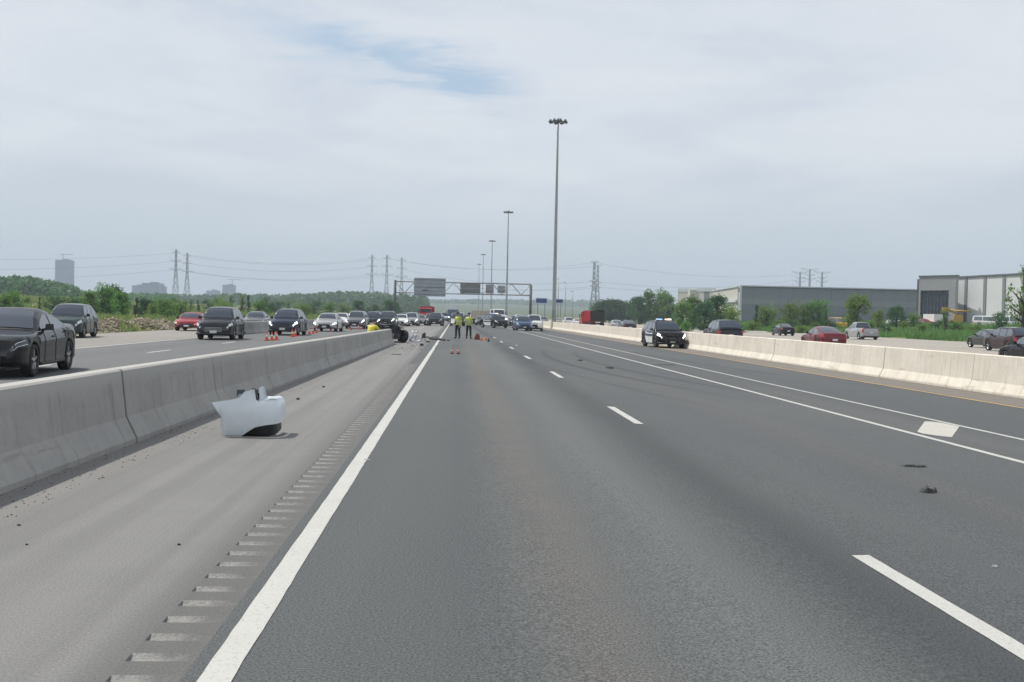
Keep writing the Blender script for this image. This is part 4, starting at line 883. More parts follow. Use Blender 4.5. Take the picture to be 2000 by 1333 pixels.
# ================================================================ light masts, sign gantry, pylons
M_galv = mat('galvanised_steel', (.32, .33, .34), .5, .35, .12, .6)
M_galvd = mat('weathered_steel', (.12, .125, .13), .6, .4, .15, 1)
M_lumi = mat('luminaire_grey', (.09, .10, .11), .5, .2, .1, 3)
def mast(px, py, label, xb=14.15):
    d = xb / at(px, (py + 620) / 2, 1.0).x; h = at(px, py, d).z
    root = empty('light_mast', (xb, d, gz(xb)), 0, label, 'light mast', 'high light masts along the median')
    g = MB(); n = 14; g.tube([(0, 0, .86 + (h - .86) * i / n) for i in range(n + 1)], [.31 - .19 * i / n for i in range(n + 1)], 14); g.build('mast_pole', M_galv, root)
    g = MB(); g.box((0, 0, .55), (1.0, 1.2, 1.0), None, .85); g.build('mast_base', M_barR, root)
    g = MB(); g.lathe([(.12, h - .3), (.30, h - .15), (.30, h + .12), (.16, h + .38), (.02, h + .42)], 14); g.build('head_hub', M_lumi, root)
    g = MB(); g.tube([(.82 * math.cos(a), .82 * math.sin(a), h - .12) for a in [2 * math.pi * k / 16 for k in range(17)]], .04, 6, False); g.build('head_ring', M_lumi, root)
    lm = MB(); lm.lathe([(.10, .22), (.16, .12), (.27, -.06), (.29, -.20), (.24, -.24), (.02, -.24)], 12); lme = lm.mesh('luminaire', M_lumi)
    am = MB(); am.tube([(0, 0, 0), (1.1, 0, .02)], .035, 6); ame = am.mesh('lamp_arm', M_lumi)
    for k in range(8):
        a = 2 * math.pi * k / 8 + .2; link('luminaire', lme, root, (1.15 * math.cos(a), 1.15 * math.sin(a), h - .02)); link('lamp_arm', ame, root, (0, 0, h - .10), (0, 0, a))
    return d
for px, py, lb in ((1086, 234, 'tallest light mast, nearest one, rising from the median barrier'), (991, 413, 'second light mast down the median, right of the sign panels'), (960, 470, 'third light mast down the median'), (943, 497, 'fourth light mast, thin in the haze'), (935, 516, 'fifth and farthest light mast, thin in the haze')): mast(px, py, lb)
# small plain poles beyond the median
for px, top, base, d, lb in ((1091, 545, 592, 420, 'thin distant pole right of the tallest mast'), (1105, 552, 594, 430, 'second thin distant pole right of the tallest mast'), (1119, 570, 598, 420, 'short distant pole left of the twin pylons')):
    p = at(px, top, d); root = empty('street_pole', (p.x, d, tz(p.x, d) if p.x > 54.6 else -.21), 0, lb, 'pole', 'thin distant poles')
    g = MB(); g.tube([(0, 0, 0), (0, 0, p.z - root.location.z)], [.20, .12], 8); g.build('pole_shaft', M_galv, root); g = MB(); g.box((-.5, 0, p.z - root.location.z), (1.2, .2, .16)); g.build('pole_lamp', M_lumi, root)
# ---- gantry
GD = 200.0
pl, pr = at(772, 549, GD), at(1037, 559, GD)
root = empty('sign_gantry', (pl.x, GD, 0), 0, 'grey steel truss sign gantry spanning the road', 'gantry'); W = pr.x - pl.x
ht, hb = min(pl.z, pr.z + .3), min(pl.z, pr.z) - 1.75
for x, h in ((0, pl.z + .15), (W, pr.z + .15)):
    for dy in (-.6, .6):
        g = MB(); g.tube([(x, dy, -.3), (x, dy, h)], .21, 10); g.build('gantry_post', M_galvd, root)
    for k in range(4):
        z0 = h * k / 4 + .3; g = MB(); g.tube([(x, -.6, z0), (x, .6, z0 + h / 4 - .3)], .06, 6); g.build('post_brace', M_galvd, root)
for z in (ht, hb):
    for dy in (-.55, .55):
        g = MB(); g.tube([(0, dy, z), (W, dy, z)], .10, 8); g.build('truss_chord', M_galv, root)
N = 14
for k in range(N):
    x0, x1 = W * k / N, W * (k + 1) / N
    for dy in (-.55, .55):
        g = MB(); g.tube([(x0, dy, hb if k % 2 else ht), (x1, dy, ht if k % 2 else hb)], .05, 6); g.build('truss_web', M_galv, root)
M_back = mat('sign_back', (.34, .37, .41), .5, .3, .08, .8); M_backd = mat('sign_back_dark', (.20, .21, .215), .5, .3, .12, .8); M_backm = mat('sign_back_mauve', (.30, .285, .31), .5, .3, .1, .8)
def gsign(x0p, x1p, y0p, y1p, mt, label, bars, box=0.12):
    a, b_ = at(x0p, y0p, GD - .9), at(x1p, y1p, GD - .9); w, h = b_.x - a.x, a.z - b_.z; c = Vector(((a.x + b_.x) / 2, GD - .95, (a.z + b_.z) / 2))
    r = empty('road_sign', (c.x, c.y, c.z - h / 2), 0, label, 'road sign', 'signs on the gantry'); g = MB(); g.box((0, 0, h / 2), (w, box, h)); g.build('sign_panel', mt, r)
    for k in range(bars):
        g = MB(); g.box((0, -box / 2 - .05, h * (k + .5) / bars), (w * .97, .09, .14)); g.build('stiffener', M_galv if k % 2 else M_backd, r)
    for s in (-.36, .36):
        g = MB(); g.box((s * w, box / 2 + .18, h * .55), (.14, .34, h * .9)); g.build('sign_bracket', M_galvd, r)
    return r
r = gsign(809, 870, 543, 580, M_back, 'big grey sign box at the left of the gantry, its back towards us', 5, .5)
g = MB(); g.box((-.8, -.32, 1.1), (1.0, .05, .22)); g.build('maker_plate', mat('plate_plum', (.20, .06, .09), .5), r)
gsign(899, 938, 554, 574, M_backd, 'dark grey wide sign back in the middle of the gantry', 3); gsign(949, 964, 556, 574, M_backm, 'small squarish mauve-grey sign back beside the wide one', 2); gsign(972, 987, 558, 573, M_back, 'small grey sign back at the right of the gantry signs', 2)
# blue motorway signs for the opposite carriageway
M_bluesign = mat('blue_sign', (.012, .045, .16), .4, 0, .05, 1); M_signborder = mat('sign_border', (.45, .5, .62), .4, 0, 0)
for x0, x1, y0, y1, d, lb in ((1046, 1069, 582, 594, 300, 'blue road sign left of the tallest mast'), (1079, 1100, 584, 593, 310, 'blue road sign right of the tallest mast')):
    a, b_ = at(x0, y0, d), at(x1, y1, d); w, h = b_.x - a.x, a.z - b_.z; z0 = -.21; r = empty('road_sign', ((a.x + b_.x) / 2, d, z0), 0, lb, 'road sign', 'blue signs beyond the median')
    zc = (a.z + b_.z) / 2 - z0; g = MB(); g.box((0, .04, zc), (w, .08, h)); g.build('sign_border', M_signborder, r); g = MB(); g.box((0, -.02, zc), (w * .9, .05, h * .74)); g.build('sign_panel', M_bluesign, r)
    for s in (-.3, .3): g = MB(); g.box((s * w, .12, (zc) / 2), (.16, .08, zc)); g.build('sign_post', M_galvd, r)
# ---- pylons
M_pyl = mat('pylon_steel', (.20, .21, .22), .6, .2, .1, .2); M_wire = mat('wire', (.13, .14, .15), .6, .3, 0)
ATT = {}
def pylon(key, px, py, d, label, w=8.5, th=.30, arms=((.93, .15), (.78, .2), (.63, .24)), base_py=None, tee=False):
    p = at(px, py, d); z0 = tz(p.x, d); h = p.z - z0; root = empty('power_pylon', (p.x, d, z0), 0, label, 'pylon', 'lattice power pylons')
    lv = [0, .16, .31, .44, .56, .66, .75, .84, .92, 1.0]
    def hw(t): return w / 2 * (interp([(0, 1), (.42, .46), (.60, .26), (1, .17)], t))
    for sx in (-1, 1):
        for sy in (-1, 1):
            g = MB(); g.tube([(sx * hw(t), sy * hw(t), h * t) for t in lv], th, 5); g.build('pylon_leg', M_pyl, root)
    for i, (a, b_) in enumerate(zip(lv, lv[1:])):
        for sy in (-1, 1):
            g = MB(); g.tube([(-hw(a), sy * hw(a), h * a), (hw(b_), sy * hw(b_), h * b_)], th * .6, 4); g.build('lattice_brace', M_pyl, root)
            g = MB(); g.tube([(hw(a), sy * hw(a), h * a), (-hw(b_), sy * hw(b_), h * b_)], th * .6, 4); g.build('lattice_brace', M_pyl, root)
        if i % 2: 
            g = MB(); q = hw(b_); g.tube([(-q, -q, h * b_), (q, -q, h * b_), (q, q, h * b_), (-q, q, h * b_), (-q, -q, h * b_)], th * .55, 4, False); g.build('lattice_ring', M_pyl, root)
    for (t, ln) in arms:
        for s in (-1, 1):
            L = h * ln * .5; up = h * .05 if tee else h * .012
            g = MB(); g.tube([(s * hw(t), 0, h * t), (s * L, 0, h * t + up)], th * .75, 5); g.tube([(s * hw(t), 0, h * t + h * .035), (s * L, 0, h * t + up)], th * .5, 4); g.build('cross_arm', M_pyl, root)
    ATT[key] = [Vector((p.x, d, z0 + h * t)) for t, ln in arms]
pylon('l0', 344, 487, 1300, 'taller lattice pylon of the left pair, right of the grey office block'); pylon('l1', 366, 494, 1380, 'shorter lattice pylon of the left pair')
pylon('c0', 727, 498, 1350, 'lattice pylon, left of the three near the gantry', 8); pylon('c1', 756, 498, 1350, 'lattice pylon, middle of the three near the gantry', 8); pylon('c2', 785, 503, 1400, 'lattice pylon, right of the three, above the gantry post', 8)
pylon('r0', 1161, 511, 1150, 'big lattice pylon above the red dump truck', 9, .38, ((.98, .14), (.64, .18), (.55, .14))); pylon('r1', 1168, 518, 1280, 'paler lattice pylon overlapping the big one on its right', 9, .30, ((.98, .14), (.64, .14), (.55, .12)))
for k, (px, py) in enumerate(((1563, 531), (1582, 525), (1606, 531))): pylon('f%d' % k, px, py, 1500, ('left', 'middle', 'right')[k] + ' one of three wide-armed pylons above the long warehouse roof', 7, .34, ((.95, .36), (.84, .22), (.76, .26)), None, True)
def wire(a, b_, sag, rad=.11):
    pts = []
    for i in range(13):
        t = i / 12; p = lerp(a, b_, t); p = Vector((p.x, p.y, p.z - sag * 4 * t * (1 - t))); pts.append(p)
    g = MB(); g.tube([q - a for q in pts], rad, 4, False); o = g.build('power_line', M_wire, None, a); return o
lines = [('l0', 'c0'), ('l1', 'c1'), ('c2', 'r0'), ('c1', 'r1'), ('r0', 'f0')]
for li, (ka, kb) in enumerate(lines):
    for j in range(3):
        if li in (1, 3) and j == 1: continue
        tag(wire(ATT[ka][j], ATT[kb][j], 9), ('top', 'middle', 'lowest')[j] + ' power line wire ' + ('between the left pylon pair and the middle pylons', 'from the shorter left pylon to the middle pylons', 'from the gantry-side pylon to the big right pylon', 'from the middle pylon to the paler right pylon', 'from the big right pylon to the warehouse pylons')[li], 'wire', 'power lines')
for j, py in enumerate((500, 522, 545)):
    e = at(-260, py, 1250); tag(wire(e, ATT['l0'][j], 6), ('top', 'middle', 'lowest')[j] + ' power line wire crossing behind the left tower block', 'wire', 'power lines')
# ================================================================ buildings
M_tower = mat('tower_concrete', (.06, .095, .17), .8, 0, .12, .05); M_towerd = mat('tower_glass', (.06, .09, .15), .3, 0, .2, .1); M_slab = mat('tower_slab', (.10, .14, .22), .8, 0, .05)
def block(name, label, x0, x1, ytop, d, depth, floors, bays, crane=None, cat='building'):
    a, b_ = at(x0, ytop, d), at(x1, ytop, d); zt = (a.z + b_.z) / 2; z0 = tz((a.x + b_.x) / 2, d) - 2; w = b_.x - a.x; h = zt - z0
    root = empty(name, ((a.x + b_.x) / 2, d + depth / 2, z0), 0, label, cat)
    g = MB(); g.box((0, 0, h / 2), (w * .96, depth * .96, h)); g.build('wall', M_tower, root)
    for f in range(floors):
        z = h * (f + 1) / floors; g = MB(); g.box((0, 0, z - .25), (w, depth, .5)); g.build('floor_slab', M_slab, root)
        for k in range(bays):
            if (f * 7 + k * 3) % 11 == 0: continue
            g = MB(); x = -w * .46 + w * .92 * (k + .5) / bays; g.box((x, -depth * .48 - .06, z - h / floors * .5), (w * .92 / bays * .72, .3, h / floors * .58)); g.build('window', M_towerd, root)
    if crane is not None:
        g = MB(); g.box((crane * w, 0, h + 7), (1.6, 1.6, 14)); g.build('crane_mast', M_pyl, root); g = MB(); g.box((crane * w + 6, 0, h + 13), (34, 1.2, 1.2)); g.build('crane_jib', M_pyl, root)
    g = MB(); g.box((w * .1, 0, h + 1.2), (w * .4, depth * .4, 2.4)); g.build('roof_house', M_tower, root)
    return root
block('apartment_tower', 'tall blue-grey tower block with a crane on its roof', 107, 137, 508, 2500, 30, 16, 6, -.12)
block('office_block', 'wide low grey block with darker centre, left of the pylon pair', 276, 311, 553, 2300, 40, 5, 8); block('office_wing', 'lower grey wing on the left of the wide block', 257, 277, 558, 2320, 30, 4, 4); block('office_wing', 'lower grey wing on the right of the wide block', 311, 319, 560, 2320, 30, 4, 2)
block('apartment_tower', 'small hazy tower block right of the pylon pair', 434, 457, 557, 2600, 28, 8, 5, .25); block('office_block', 'low hazy building left of the small tower block', 402, 426, 568, 2600, 30, 3, 5)
# ---- warehouse on the right
M_wh = mat('warehouse_grey', (.185, .21, .235), .75, 0, .06, .15); M_wh2 = mat('warehouse_grey_band', (.225, .248, .27), .75, 0, .06, .15); M_whside = mat('warehouse_side', (.52, .51, .47), .8, 0, .06, .15); M_cap = mat('parapet_cap', (.52, .55, .58), .6, 0, .05); M_capd = mat('dark_coping', (.075, .08, .09), .6, 0, .05)
def wallseg(root, p, q, z0, z1, mt, name, thick=.3, dz=0):
    p, q = Vector((p.x, p.y, 0)), Vector((q.x, q.y, 0)); d = q - p; L = d.length; ang = math.atan2(d.y, d.x)
    g = MB(); g.box((0, 0, 0), (L, thick, z1 - z0)); m_ = (p + q) / 2
    return g.build(name, mt, root, (m_.x - root.location.x, m_.y - root.location.y, (z0 + z1) / 2 - root.location.z), (0, 0, ang))
D0 = 300
A, Bp, Cc = at(1447, 559, D0), at(1800, 566, D0), at(1393, 566, 350); zt = A.z; base = 0.0
wh = empty('warehouse', (A.x, D0, base), 0, 'long dark grey warehouse with pale left end behind the shrubs', 'warehouse')
NP = 14
for k in range(NP):
    p, q = lerp(A, Bp, (k + .004) / NP), lerp(A, Bp, (k + .994) / NP)
    for (u0, u1, mt_) in ((0, .55, M_wh), (.553, .70, M_wh2), (.703, .975, M_wh)): wallseg(wh, p, q, base + u0 * zt, base + u1 * zt, mt_, 'wall_panel')
wallseg(wh, A + Vector((0, .35, 0)), Bp + Vector((0, .35, 0)), base, zt * .97, M_capd, 'wall_core', .3)
wallseg(wh, A + Vector((-.2, -.1, 0)), Bp + Vector((0, -.1, 0)), zt * .976, zt * .992, M_capd, 'coping', .6); wallseg(wh, A + Vector((-.2, .3, 0)), Bp + Vector((0, .3, 0)), zt * .993, zt * 1.02, M_cap, 'parapet_cap', .7)
E = A + Vector((-.6, .3, 0)); F = Cc
for k in range(6):
    p, q = lerp(E, F, (k + .004) / 6), lerp(E, F, (k + .994) / 6)
    wallseg(wh, p, q, base, zt * .60, M_whside, 'side_panel'); wallseg(wh, p, q, zt * .605, zt * .97, M_whside, 'side_panel')
wallseg(wh, E + Vector((-.2, 0, 0)), F + Vector((-.2, 0, 0)), zt * .972, zt * 1.0, M_cap, 'parapet_cap', .5); wallseg(wh, E + Vector((-.35, 0, 0)), F + Vector((-.35, 0, 0)), zt * .60, zt * .66, M_cap, 'canopy_band', .7)
wallseg(wh, A + Vector((-.35, -.2, 0)), A + Vector((.25, -.2, 0)), base, zt * 1.01, M_cap, 'corner_trim', .5)
g = MB(); g.add([(0, .5, zt * .96), (Bp.x - A.x, .5, zt * .96), (Bp.x - A.x, 60, zt * .96), (F.x - A.x, F.y - D0, zt * .96)], [(0, 1, 2, 3)]); g.build('roof', M_capd, wh)
# pale block behind
G0, G1 = at(1325, 571, 410), at(1397, 563, 395); bb = empty('warehouse_annex', (G0.x, 400, 0), 0, 'pale flat-roofed block behind the dark tree clump, left of the warehouse', 'building')
for k in range(7):
    p, q = lerp(G0, G1, (k + .01) / 7), lerp(G0, G1, (k + .98) / 7); wallseg(bb, p, q, 0, G1.z * .9, M_whside if k != 5 else M_wh, 'wall_panel')
wallseg(bb, G0, G1, G1.z * .905, G1.z, M_cap, 'parapet_cap', .6); wallseg(bb, G0 + Vector((0, .4, 0)), G1 + Vector((0, .4, 0)), 0, G1.z * .9, M_wh, 'wall_core', .3)
g = MB(); g.box((8, 8, G1.z / 2 - .3), (G1.x - G0.x, 12, G1.z - .6)); g.build('rear_volume', M_whside, bb)
# ---- office corner and white panel hall
M_off = mat('office_grey', (.30, .31, .325), .7, 0, .06, .2); M_offd = mat('office_coping', (.12, .13, .14), .6, 0, .05); M_hall = mat('hall_white', (.60, .62, .63), .7, 0, .05, .2); M_pil = mat('hall_pilaster', (.20, .21, .225), .7, 0, .06, .2); M_cw = mat('curtain_glass', (.016, .028, .045), .08, 0, .25, .3, spec=.6); M_mull = mat('mullion', (.10, .12, .14), .5, .3, 0)
O0, O1 = at(1797, 541, 238), at(1871, 538, 230); zo = (O0.z + O1.z) / 2
of = empty('office_building', (O0.x, 236, 0), 0, 'grey office corner with dark glass front beside the white hall', 'building')
dv = (O1 - O0); dv.z = 0
P_ = lambda t: O0 + dv * t
wallseg(of, P_(0), P_(1), zo * .74, zo * .985, M_off, 'upper_wall', .6); wallseg(of, P_(0), P_(.045), 0, zo * .739, M_off, 'corner_pier', .6); wallseg(of, P_(.80), P_(1), 0, zo * .739, M_off, 'corner_pier', .6)
wallseg(of, P_(-.01), P_(1.01), zo * .986, zo * 1.012, M_offd, 'coping', .9)
wallseg(of, P_(0) + Vector((0, 1.2, 0)), P_(1) + Vector((0, 1.2, 0)), 0, zo * .95, M_capd, 'wall_core', .3)
nc, nr = 8, 4
for i in range(nc):
    for j in range(nr):
        a, b_ = P_(.047 + .75 * (i + .05) / nc), P_(.047 + .75 * (i + .95) / nc); off = Vector((0, .22, 0))
        wallseg(of, a + off, b_ + off, zo * .735 * (j + .05) / nr, zo * .735 * (j + .96) / nr, M_cw, 'window_pane', .06)
for i in range(nc + 1):
    a = P_(.047 + .75 * i / nc); g = MB(); g.box((0, 0, 0), (.16, .3, zo * .735)); g.build('mullion', M_mull, of, (a.x - of.location.x, a.y + .2 - of.location.y, zo * .3675))
g = MB(); e = O1 - of.location; g.box((e.x - .2, e.y + 6, zo / 2), (.5, 12, zo * .97)); g.build('side_wall', M_off, of)
H0, H1 = at(1873, 541, 236), at(2120, 524, 196); zh = (H0.z + at(2000, 533, 214).z) / 2
hall = empty('factory_hall', (H0.x, 236, 0), 0, 'long pale white-panelled hall with grey pilasters at the right edge', 'building'); hv = H1 - H0; hv.z = 0
Ph = lambda px: H0 + hv * ((px - 1873) / 247)
edges = [1873, 1890, 1932, 1972, 2012, 2052, 2092, 2118]
for a, b_ in zip(edges, edges[1:]):
    wallseg(hall, Ph(a + .3), Ph(b_ - .3), zh * .10, zh * .97, M_hall, 'wall_panel', .3); wallseg(hall, Ph(a), Ph(b_), 0, zh * .098, M_pil, 'plinth', .35)
    o_ = Vector((-.06, -.35, 0)); wallseg(hall, Ph(b_ - 3) + o_, Ph(b_ + 3) + o_, .05, zh * .965, M_pil, 'pilaster', .35)
wallseg(hall, Ph(1872), Ph(2120), zh * .972, zh * 1.0, M_offd, 'coping', .8)
wallseg(hall, Ph(1873) + Vector((0, .8, 0)), Ph(2118) + Vector((0, .8, 0)), 0, zh * .95, M_capd, 'wall_core', .3)
# ---- yard vehicles and machines (stand on the yard beyond the bank)
def yard(px, d): x = at(px, 620, d).x; return (x, d, tz(x, d))
car('van', 'white', yard(1930, 190), R(60), 'white van parked in front of the pale hall', 'van', None, 'van', lod=1); car('van', 'white', yard(1980, 186), R(75), 'white van parked beside the leafy tree at the right edge', 'van', None, 'van', lod=1)
car('sedan', 'white', yard(1756, 215), R(80), 'white car parked in the yard before the warehouse', lod=1); car('sedan', 'silver', yard(1782, 218), R(80), 'pale car parked in the yard nearest the office corner', lod=1)
car('van', 'yellow', yard(1645, 205), R(60), 'yellow van on the bank road behind the silver-white pickup', 'van', None, 'van', lod=1); car('sedan', 'brightred', yard(1805, 222), R(85), 'red car parked at the office glass front', lod=1)
x, d, z = yard(1822, 224); r = empty('cargo_trailer', (x, d, z), R(10), 'white box trailer standing before the office glass front', 'trailer')
g = MB(); g.box((0, 0, 1.75), (2.4, 4.6, 2.3)); g.build('trailer_box', M_whitep, r); g = MB(); g.box((0, 0, .52), (2.0, 4.8, .16)); g.build('trailer_frame', M_trim, r)
for s in (-1, 1):
    for yy in (-.5, .5): w = link('wheel', wheel_meshes(.36, .23, M_rimdark)[0], r, (s * 1.0, yy, .36)); link('rim', wheel_meshes(.36, .23, M_rimdark)[1], w)
g = MB(); g.tube([(0, -2.4, .5), (0, -3.4, .5)], .06, 6); g.build('drawbar', M_trim, r); r.scale = (.85, .85, .85)
x, d, z = yard(1868, 200); r = empty('boom_lift', (x, d, z), R(-15), 'yellow boom lift machine in front of the office corner', 'machine'); My = mat('machine_yellow', (.42, .26, .035), .5, 0, .12, 2)
g = MB(); g.box((0, 0, .95), (2.2, 1.8, .7), None, .9); g.build('machine_chassis', My, r); g = MB(); g.box((.3, 0, 1.75), (1.6, 1.5, .9), None, .85); g.build('engine_cover', My, r)
g = MB(); g.tube([(.4, 0, 2.2), (-1.5, 0, 3.1), (2.6, 0, 2.9)], .16, 8); g.build('boom', My, r); g = MB(); g.box((-2.0, 0, 3.2), (1.1, 1.0, .9)); g.build('work_basket', My, r); g = MB(); g.tube([(-1.5, 0, 3.1), (-1.9, 0, 3.0)], .1, 6); g.build('jib', M_trim, r)
for sx in (-1, 1):
    for sy in (-1, 1): w = link('wheel', wheel_meshes(.5, .3, M_rimdark)[0], r, (sx * .9, sy * 1.0, .5), (0, 0, R(90 * sy))); link('rim', wheel_meshes(.5, .3, M_rimdark)[1], w)
# ================================================================ vegetation
def leaf_mat(name, a, b_, c_):
    mt = bpy.data.materials.new(name); mt.use_nodes = True; b = NB(mt.node_tree); p = mt.node_tree.nodes['Principled BSDF']
    pos = b.n('ShaderNodeNewGeometry').outputs['Position']; n1 = b.noise(pos, 1.7, 3, .6); ri = b.n('ShaderNodeNewGeometry').outputs['Random Per Island']; oi = b.n('ShaderNodeObjectInfo').outputs['Random']
    c = b.mix(b.rng(n1, .35, .65), tuple(a) + (1,), tuple(b_) + (1,)); c = b.mix(b.rng(ri, .55, 1, 0, .7), c, tuple(c_) + (1,))
    hs = b.n('ShaderNodeHueSaturation'); b.put(hs.inputs['Value'], b.rng(oi, 0, 1, .78, 1.22, False)); b.put(hs.inputs['Hue'], b.rng(oi, 0, 1, .485, .515, False)); b.put(hs.inputs['Color'], c)
    b.put(p.inputs['Base Color'], hs.outputs[0]); p.inputs['Roughness'].default_value = .6; p.inputs['Specular IOR Level'].default_value = .3
    tr = b.n('ShaderNodeBsdfTranslucent'); b.put(tr.inputs[0], hs.outputs[0]); mx = b.n('ShaderNodeMixShader'); mx.inputs[0].default_value = .42
    out = mt.node_tree.nodes['Material Output']; mt.node_tree.links.new(p.outputs[0], mx.inputs[1]); mt.node_tree.links.new(tr.outputs[0], mx.inputs[2]); mt.node_tree.links.new(mx.outputs[0], out.inputs[0])
    return mt
L_mid = leaf_mat('leaf_green', (.085, .185, .040), (.140, .270, .062), (.19, .32, .08)); L_dark = leaf_mat('leaf_dark', (.038, .100, .042), (.068, .150, .055), (.10, .19, .065)); L_yel = leaf_mat('leaf_yellow_green', (.12, .215, .04), (.18, .29, .055), (.23, .33, .07)); L_far = leaf_mat('leaf_far', (.060, .130, .055), (.10, .180, .07), (.12, .20, .08))
M_bark = mat('bark', (.060, .048, .036), .9, 0, .3, 4, bump=.5, bs=8)
def leaf_quad(g, c, s, rnd):
    n = Vector((rnd.gauss(0, 1), rnd.gauss(0, 1), rnd.gauss(.5, 1))).normalized(); t = n.cross(Vector((rnd.random() - .5, rnd.random() - .5, rnd.random() - .5))).normalized(); u = n.cross(t)
    a, b_ = s * rnd.uniform(.7, 1.2), s * rnd.uniform(.45, .8)
    g.add([c - t * a, c - u * b_ * .8 + t * a * .1, c + t * a, c + u * b_ * .9 - t * a * .05], [(0, 1, 2, 3)])
def tree_meshes(seed, h, rw, nclump, nleaf, ls, mt, shape='round', trunk_t=.13, sparse=0):
    rnd = random.Random(seed); tk = MB(); lean = Vector((rnd.uniform(-.06, .06), rnd.uniform(-.06, .06), 0)) * h
    pts = [Vector((0, 0, -.15))] + [lean * t * t + Vector((rnd.uniform(-.02, .02) * h * t, rnd.uniform(-.02, .02) * h * t, h * .86 * t)) for t in (.2, .4, .6, .8, 1)]
    r0 = .028 * h + .03; tk.tube(pts, [r0 * 1.25, r0, r0 * .8, r0 * .6, r0 * .4, r0 * .12], 8); cr = MB(); cl = []
    for i in range(nclump):
        t = rnd.uniform(trunk_t, .98)
        if shape == 'round': w = rw * math.sin(min(1, (t - trunk_t) / (1 - trunk_t) * .85 + .16) * math.pi) ** .6
        elif shape == 'cone': w = rw * (1.05 - t) * 1.05
        else: w = rw * (.45 + .55 * math.sin(t * math.pi))
        a = rnd.uniform(0, 2 * math.pi); rr = w * math.sqrt(rnd.random()) * rnd.uniform(.75, 1.1); base = lerp(pts[1], pts[-1], min(1, max(0, t - .12))); c = Vector((base.x + math.cos(a) * rr, base.y + math.sin(a) * rr, h * t)); cl.append(c)
        if i % 2 == 0: tk.tube([lerp(pts[1], pts[-1], max(.02, t - .22)), lerp(base, c, .6) + Vector((0, 0, -.03 * h)), c], [r0 * .38, r0 * .2, r0 * .05], 5, False)
    cs = rw * (.40 if not sparse else .26)
    for c in cl:
        k = rnd.uniform(.6, 1.25)
        for j in range(int(nleaf * k)):
            q = Vector((rnd.gauss(0, 1), rnd.gauss(0, 1), rnd.gauss(0, .8))); q = q.normalized() * cs * k * rnd.random() ** .45; leaf_quad(cr, c + q, ls, rnd)
    return tk.mesh('trunk', M_bark), cr.mesh('crown', mt)
PROTO = {
 'round': [tree_meshes(1, 1.0, .42, 40, 74, .032, L_mid), tree_meshes(2, 1.0, .36, 38, 70, .032, L_mid)], 'dark': [tree_meshes(3, 1.0, .46, 46, 76, .032, L_dark), tree_meshes(4, 1.0, .40, 40, 72, .032, L_dark)],
 'shrub': [tree_meshes(5, 1.0, .55, 36, 60, .040, L_mid, 'bush', .08), tree_meshes(6, 1.0, .50, 32, 60, .040, L_dark, 'bush', .08), tree_meshes(16, 1.0, .55, 34, 60, .040, L_yel, 'bush', .08)], 'tall': [tree_meshes(7, 1.0, .24, 30, 40, .026, L_mid, 'bush', .12), tree_meshes(8, 1.0, .20, 26, 40, .026, L_dark, 'cone', .1)],
 'yellow': [tree_meshes(9, 1.0, .36, 40, 70, .032, L_yel)], 'open': [tree_meshes(10, 1.0, .40, 34, 40, .024, L_mid, 'round', .18, 1)]}
rp = random.Random(11)
def tree(px, top, d, kind, label, group, name='tree', cat='tree', wide=1.0, v=None, sink=0.0):
    p = at(px, top, d); z0 = tz(p.x, d); h = max(.6, p.z - z0) + sink; pr = PROTO[kind]; m_ = pr[(v if v is not None else rp.randrange(len(pr))) % len(pr)]
    root = empty(name, (p.x, d, z0 - sink), rp.uniform(0, 6.28), label, cat, group); root.scale = (h * wide, h * wide, h)
    link('trunk', m_[0], root); link('crown', m_[1], root)
RG, LG = 'trees and shrubs along the right bank', 'trees and bushes on the left verge'
for a in ((1250, 581, 320, 'dark', 'dark green tree at the left of the distant right-hand clump'), (1270, 572, 330, 'round', 'tallest pale green tree of the distant right-hand clump'), (1292, 571, 335, 'round', 'yellowish green tree right in the distant right-hand clump'), (1306, 582, 325, 'round', 'small tree at the right end of the distant clump'),
          (1335, 590, 195, 'round', 'mid green bushy tree above the police SUV roof'), (1354, 583, 200, 'round', 'bushy tree second in the clump above the police SUV'), (1378, 590, 196, 'dark', 'dark bushy tree in the middle of the clump left of the warehouse'), (1403, 579, 200, 'dark', 'large dark round tree at the warehouse corner'), (1430, 598, 192, 'shrub', 'small shrub right of the large dark round tree'),
          (1545, 592, 205, 'shrub', 'shrub before the warehouse wall, above the small black sedan'), (1572, 594, 206, 'tall', 'slim green tree before the warehouse wall'), (1590, 590, 207, 'round', 'leafy young tree before the warehouse, left of the tall pair'), (1603, 586, 207, 'tall', 'slender light green tree of the tall pair before the warehouse'), (1615, 586, 208, 'tall', 'narrow dark tree at the right of the tall pair'),
          (1675, 573, 190, 'yellow', 'big yellow-green tree above the silver-white pickup'), (1752, 599, 196, 'dark', 'dark green tree before the right part of the warehouse'), (1476, 596, 210, 'tall', 'thin dark sapling near the warehouse left corner'), (1498, 597, 210, 'shrub', 'pair of thin shrubs before the warehouse left half'), (1715, 606, 196, 'shrub', 'low shrub right of the yellow-green tree'), (1785, 612, 196, 'shrub', 'low shrub below the office corner'), (1848, 605, 165, 'tall', 'slim young tree in front of the yellow machine'),
          (1952, 612, 150, 'shrub', 'small bush between the two white vans')):
    tree(*a, RG, wide=1.0 if a[3] != 'shrub' else .9)
tree(2003, 527, 108, 'open', 'tall open-crowned leafy tree at the right edge before the pale hall', RG, wide=.62)
for (px, top, d, lb) in ((1180, 588, 420, 'first'), (1197, 586, 420, 'second'), (1214, 590, 430, 'third'), (1228, 592, 430, 'last')): tree(px, top, d, 'dark', lb + ' of the small far trees in the low row right of the big pylon', RG, wide=1.5)
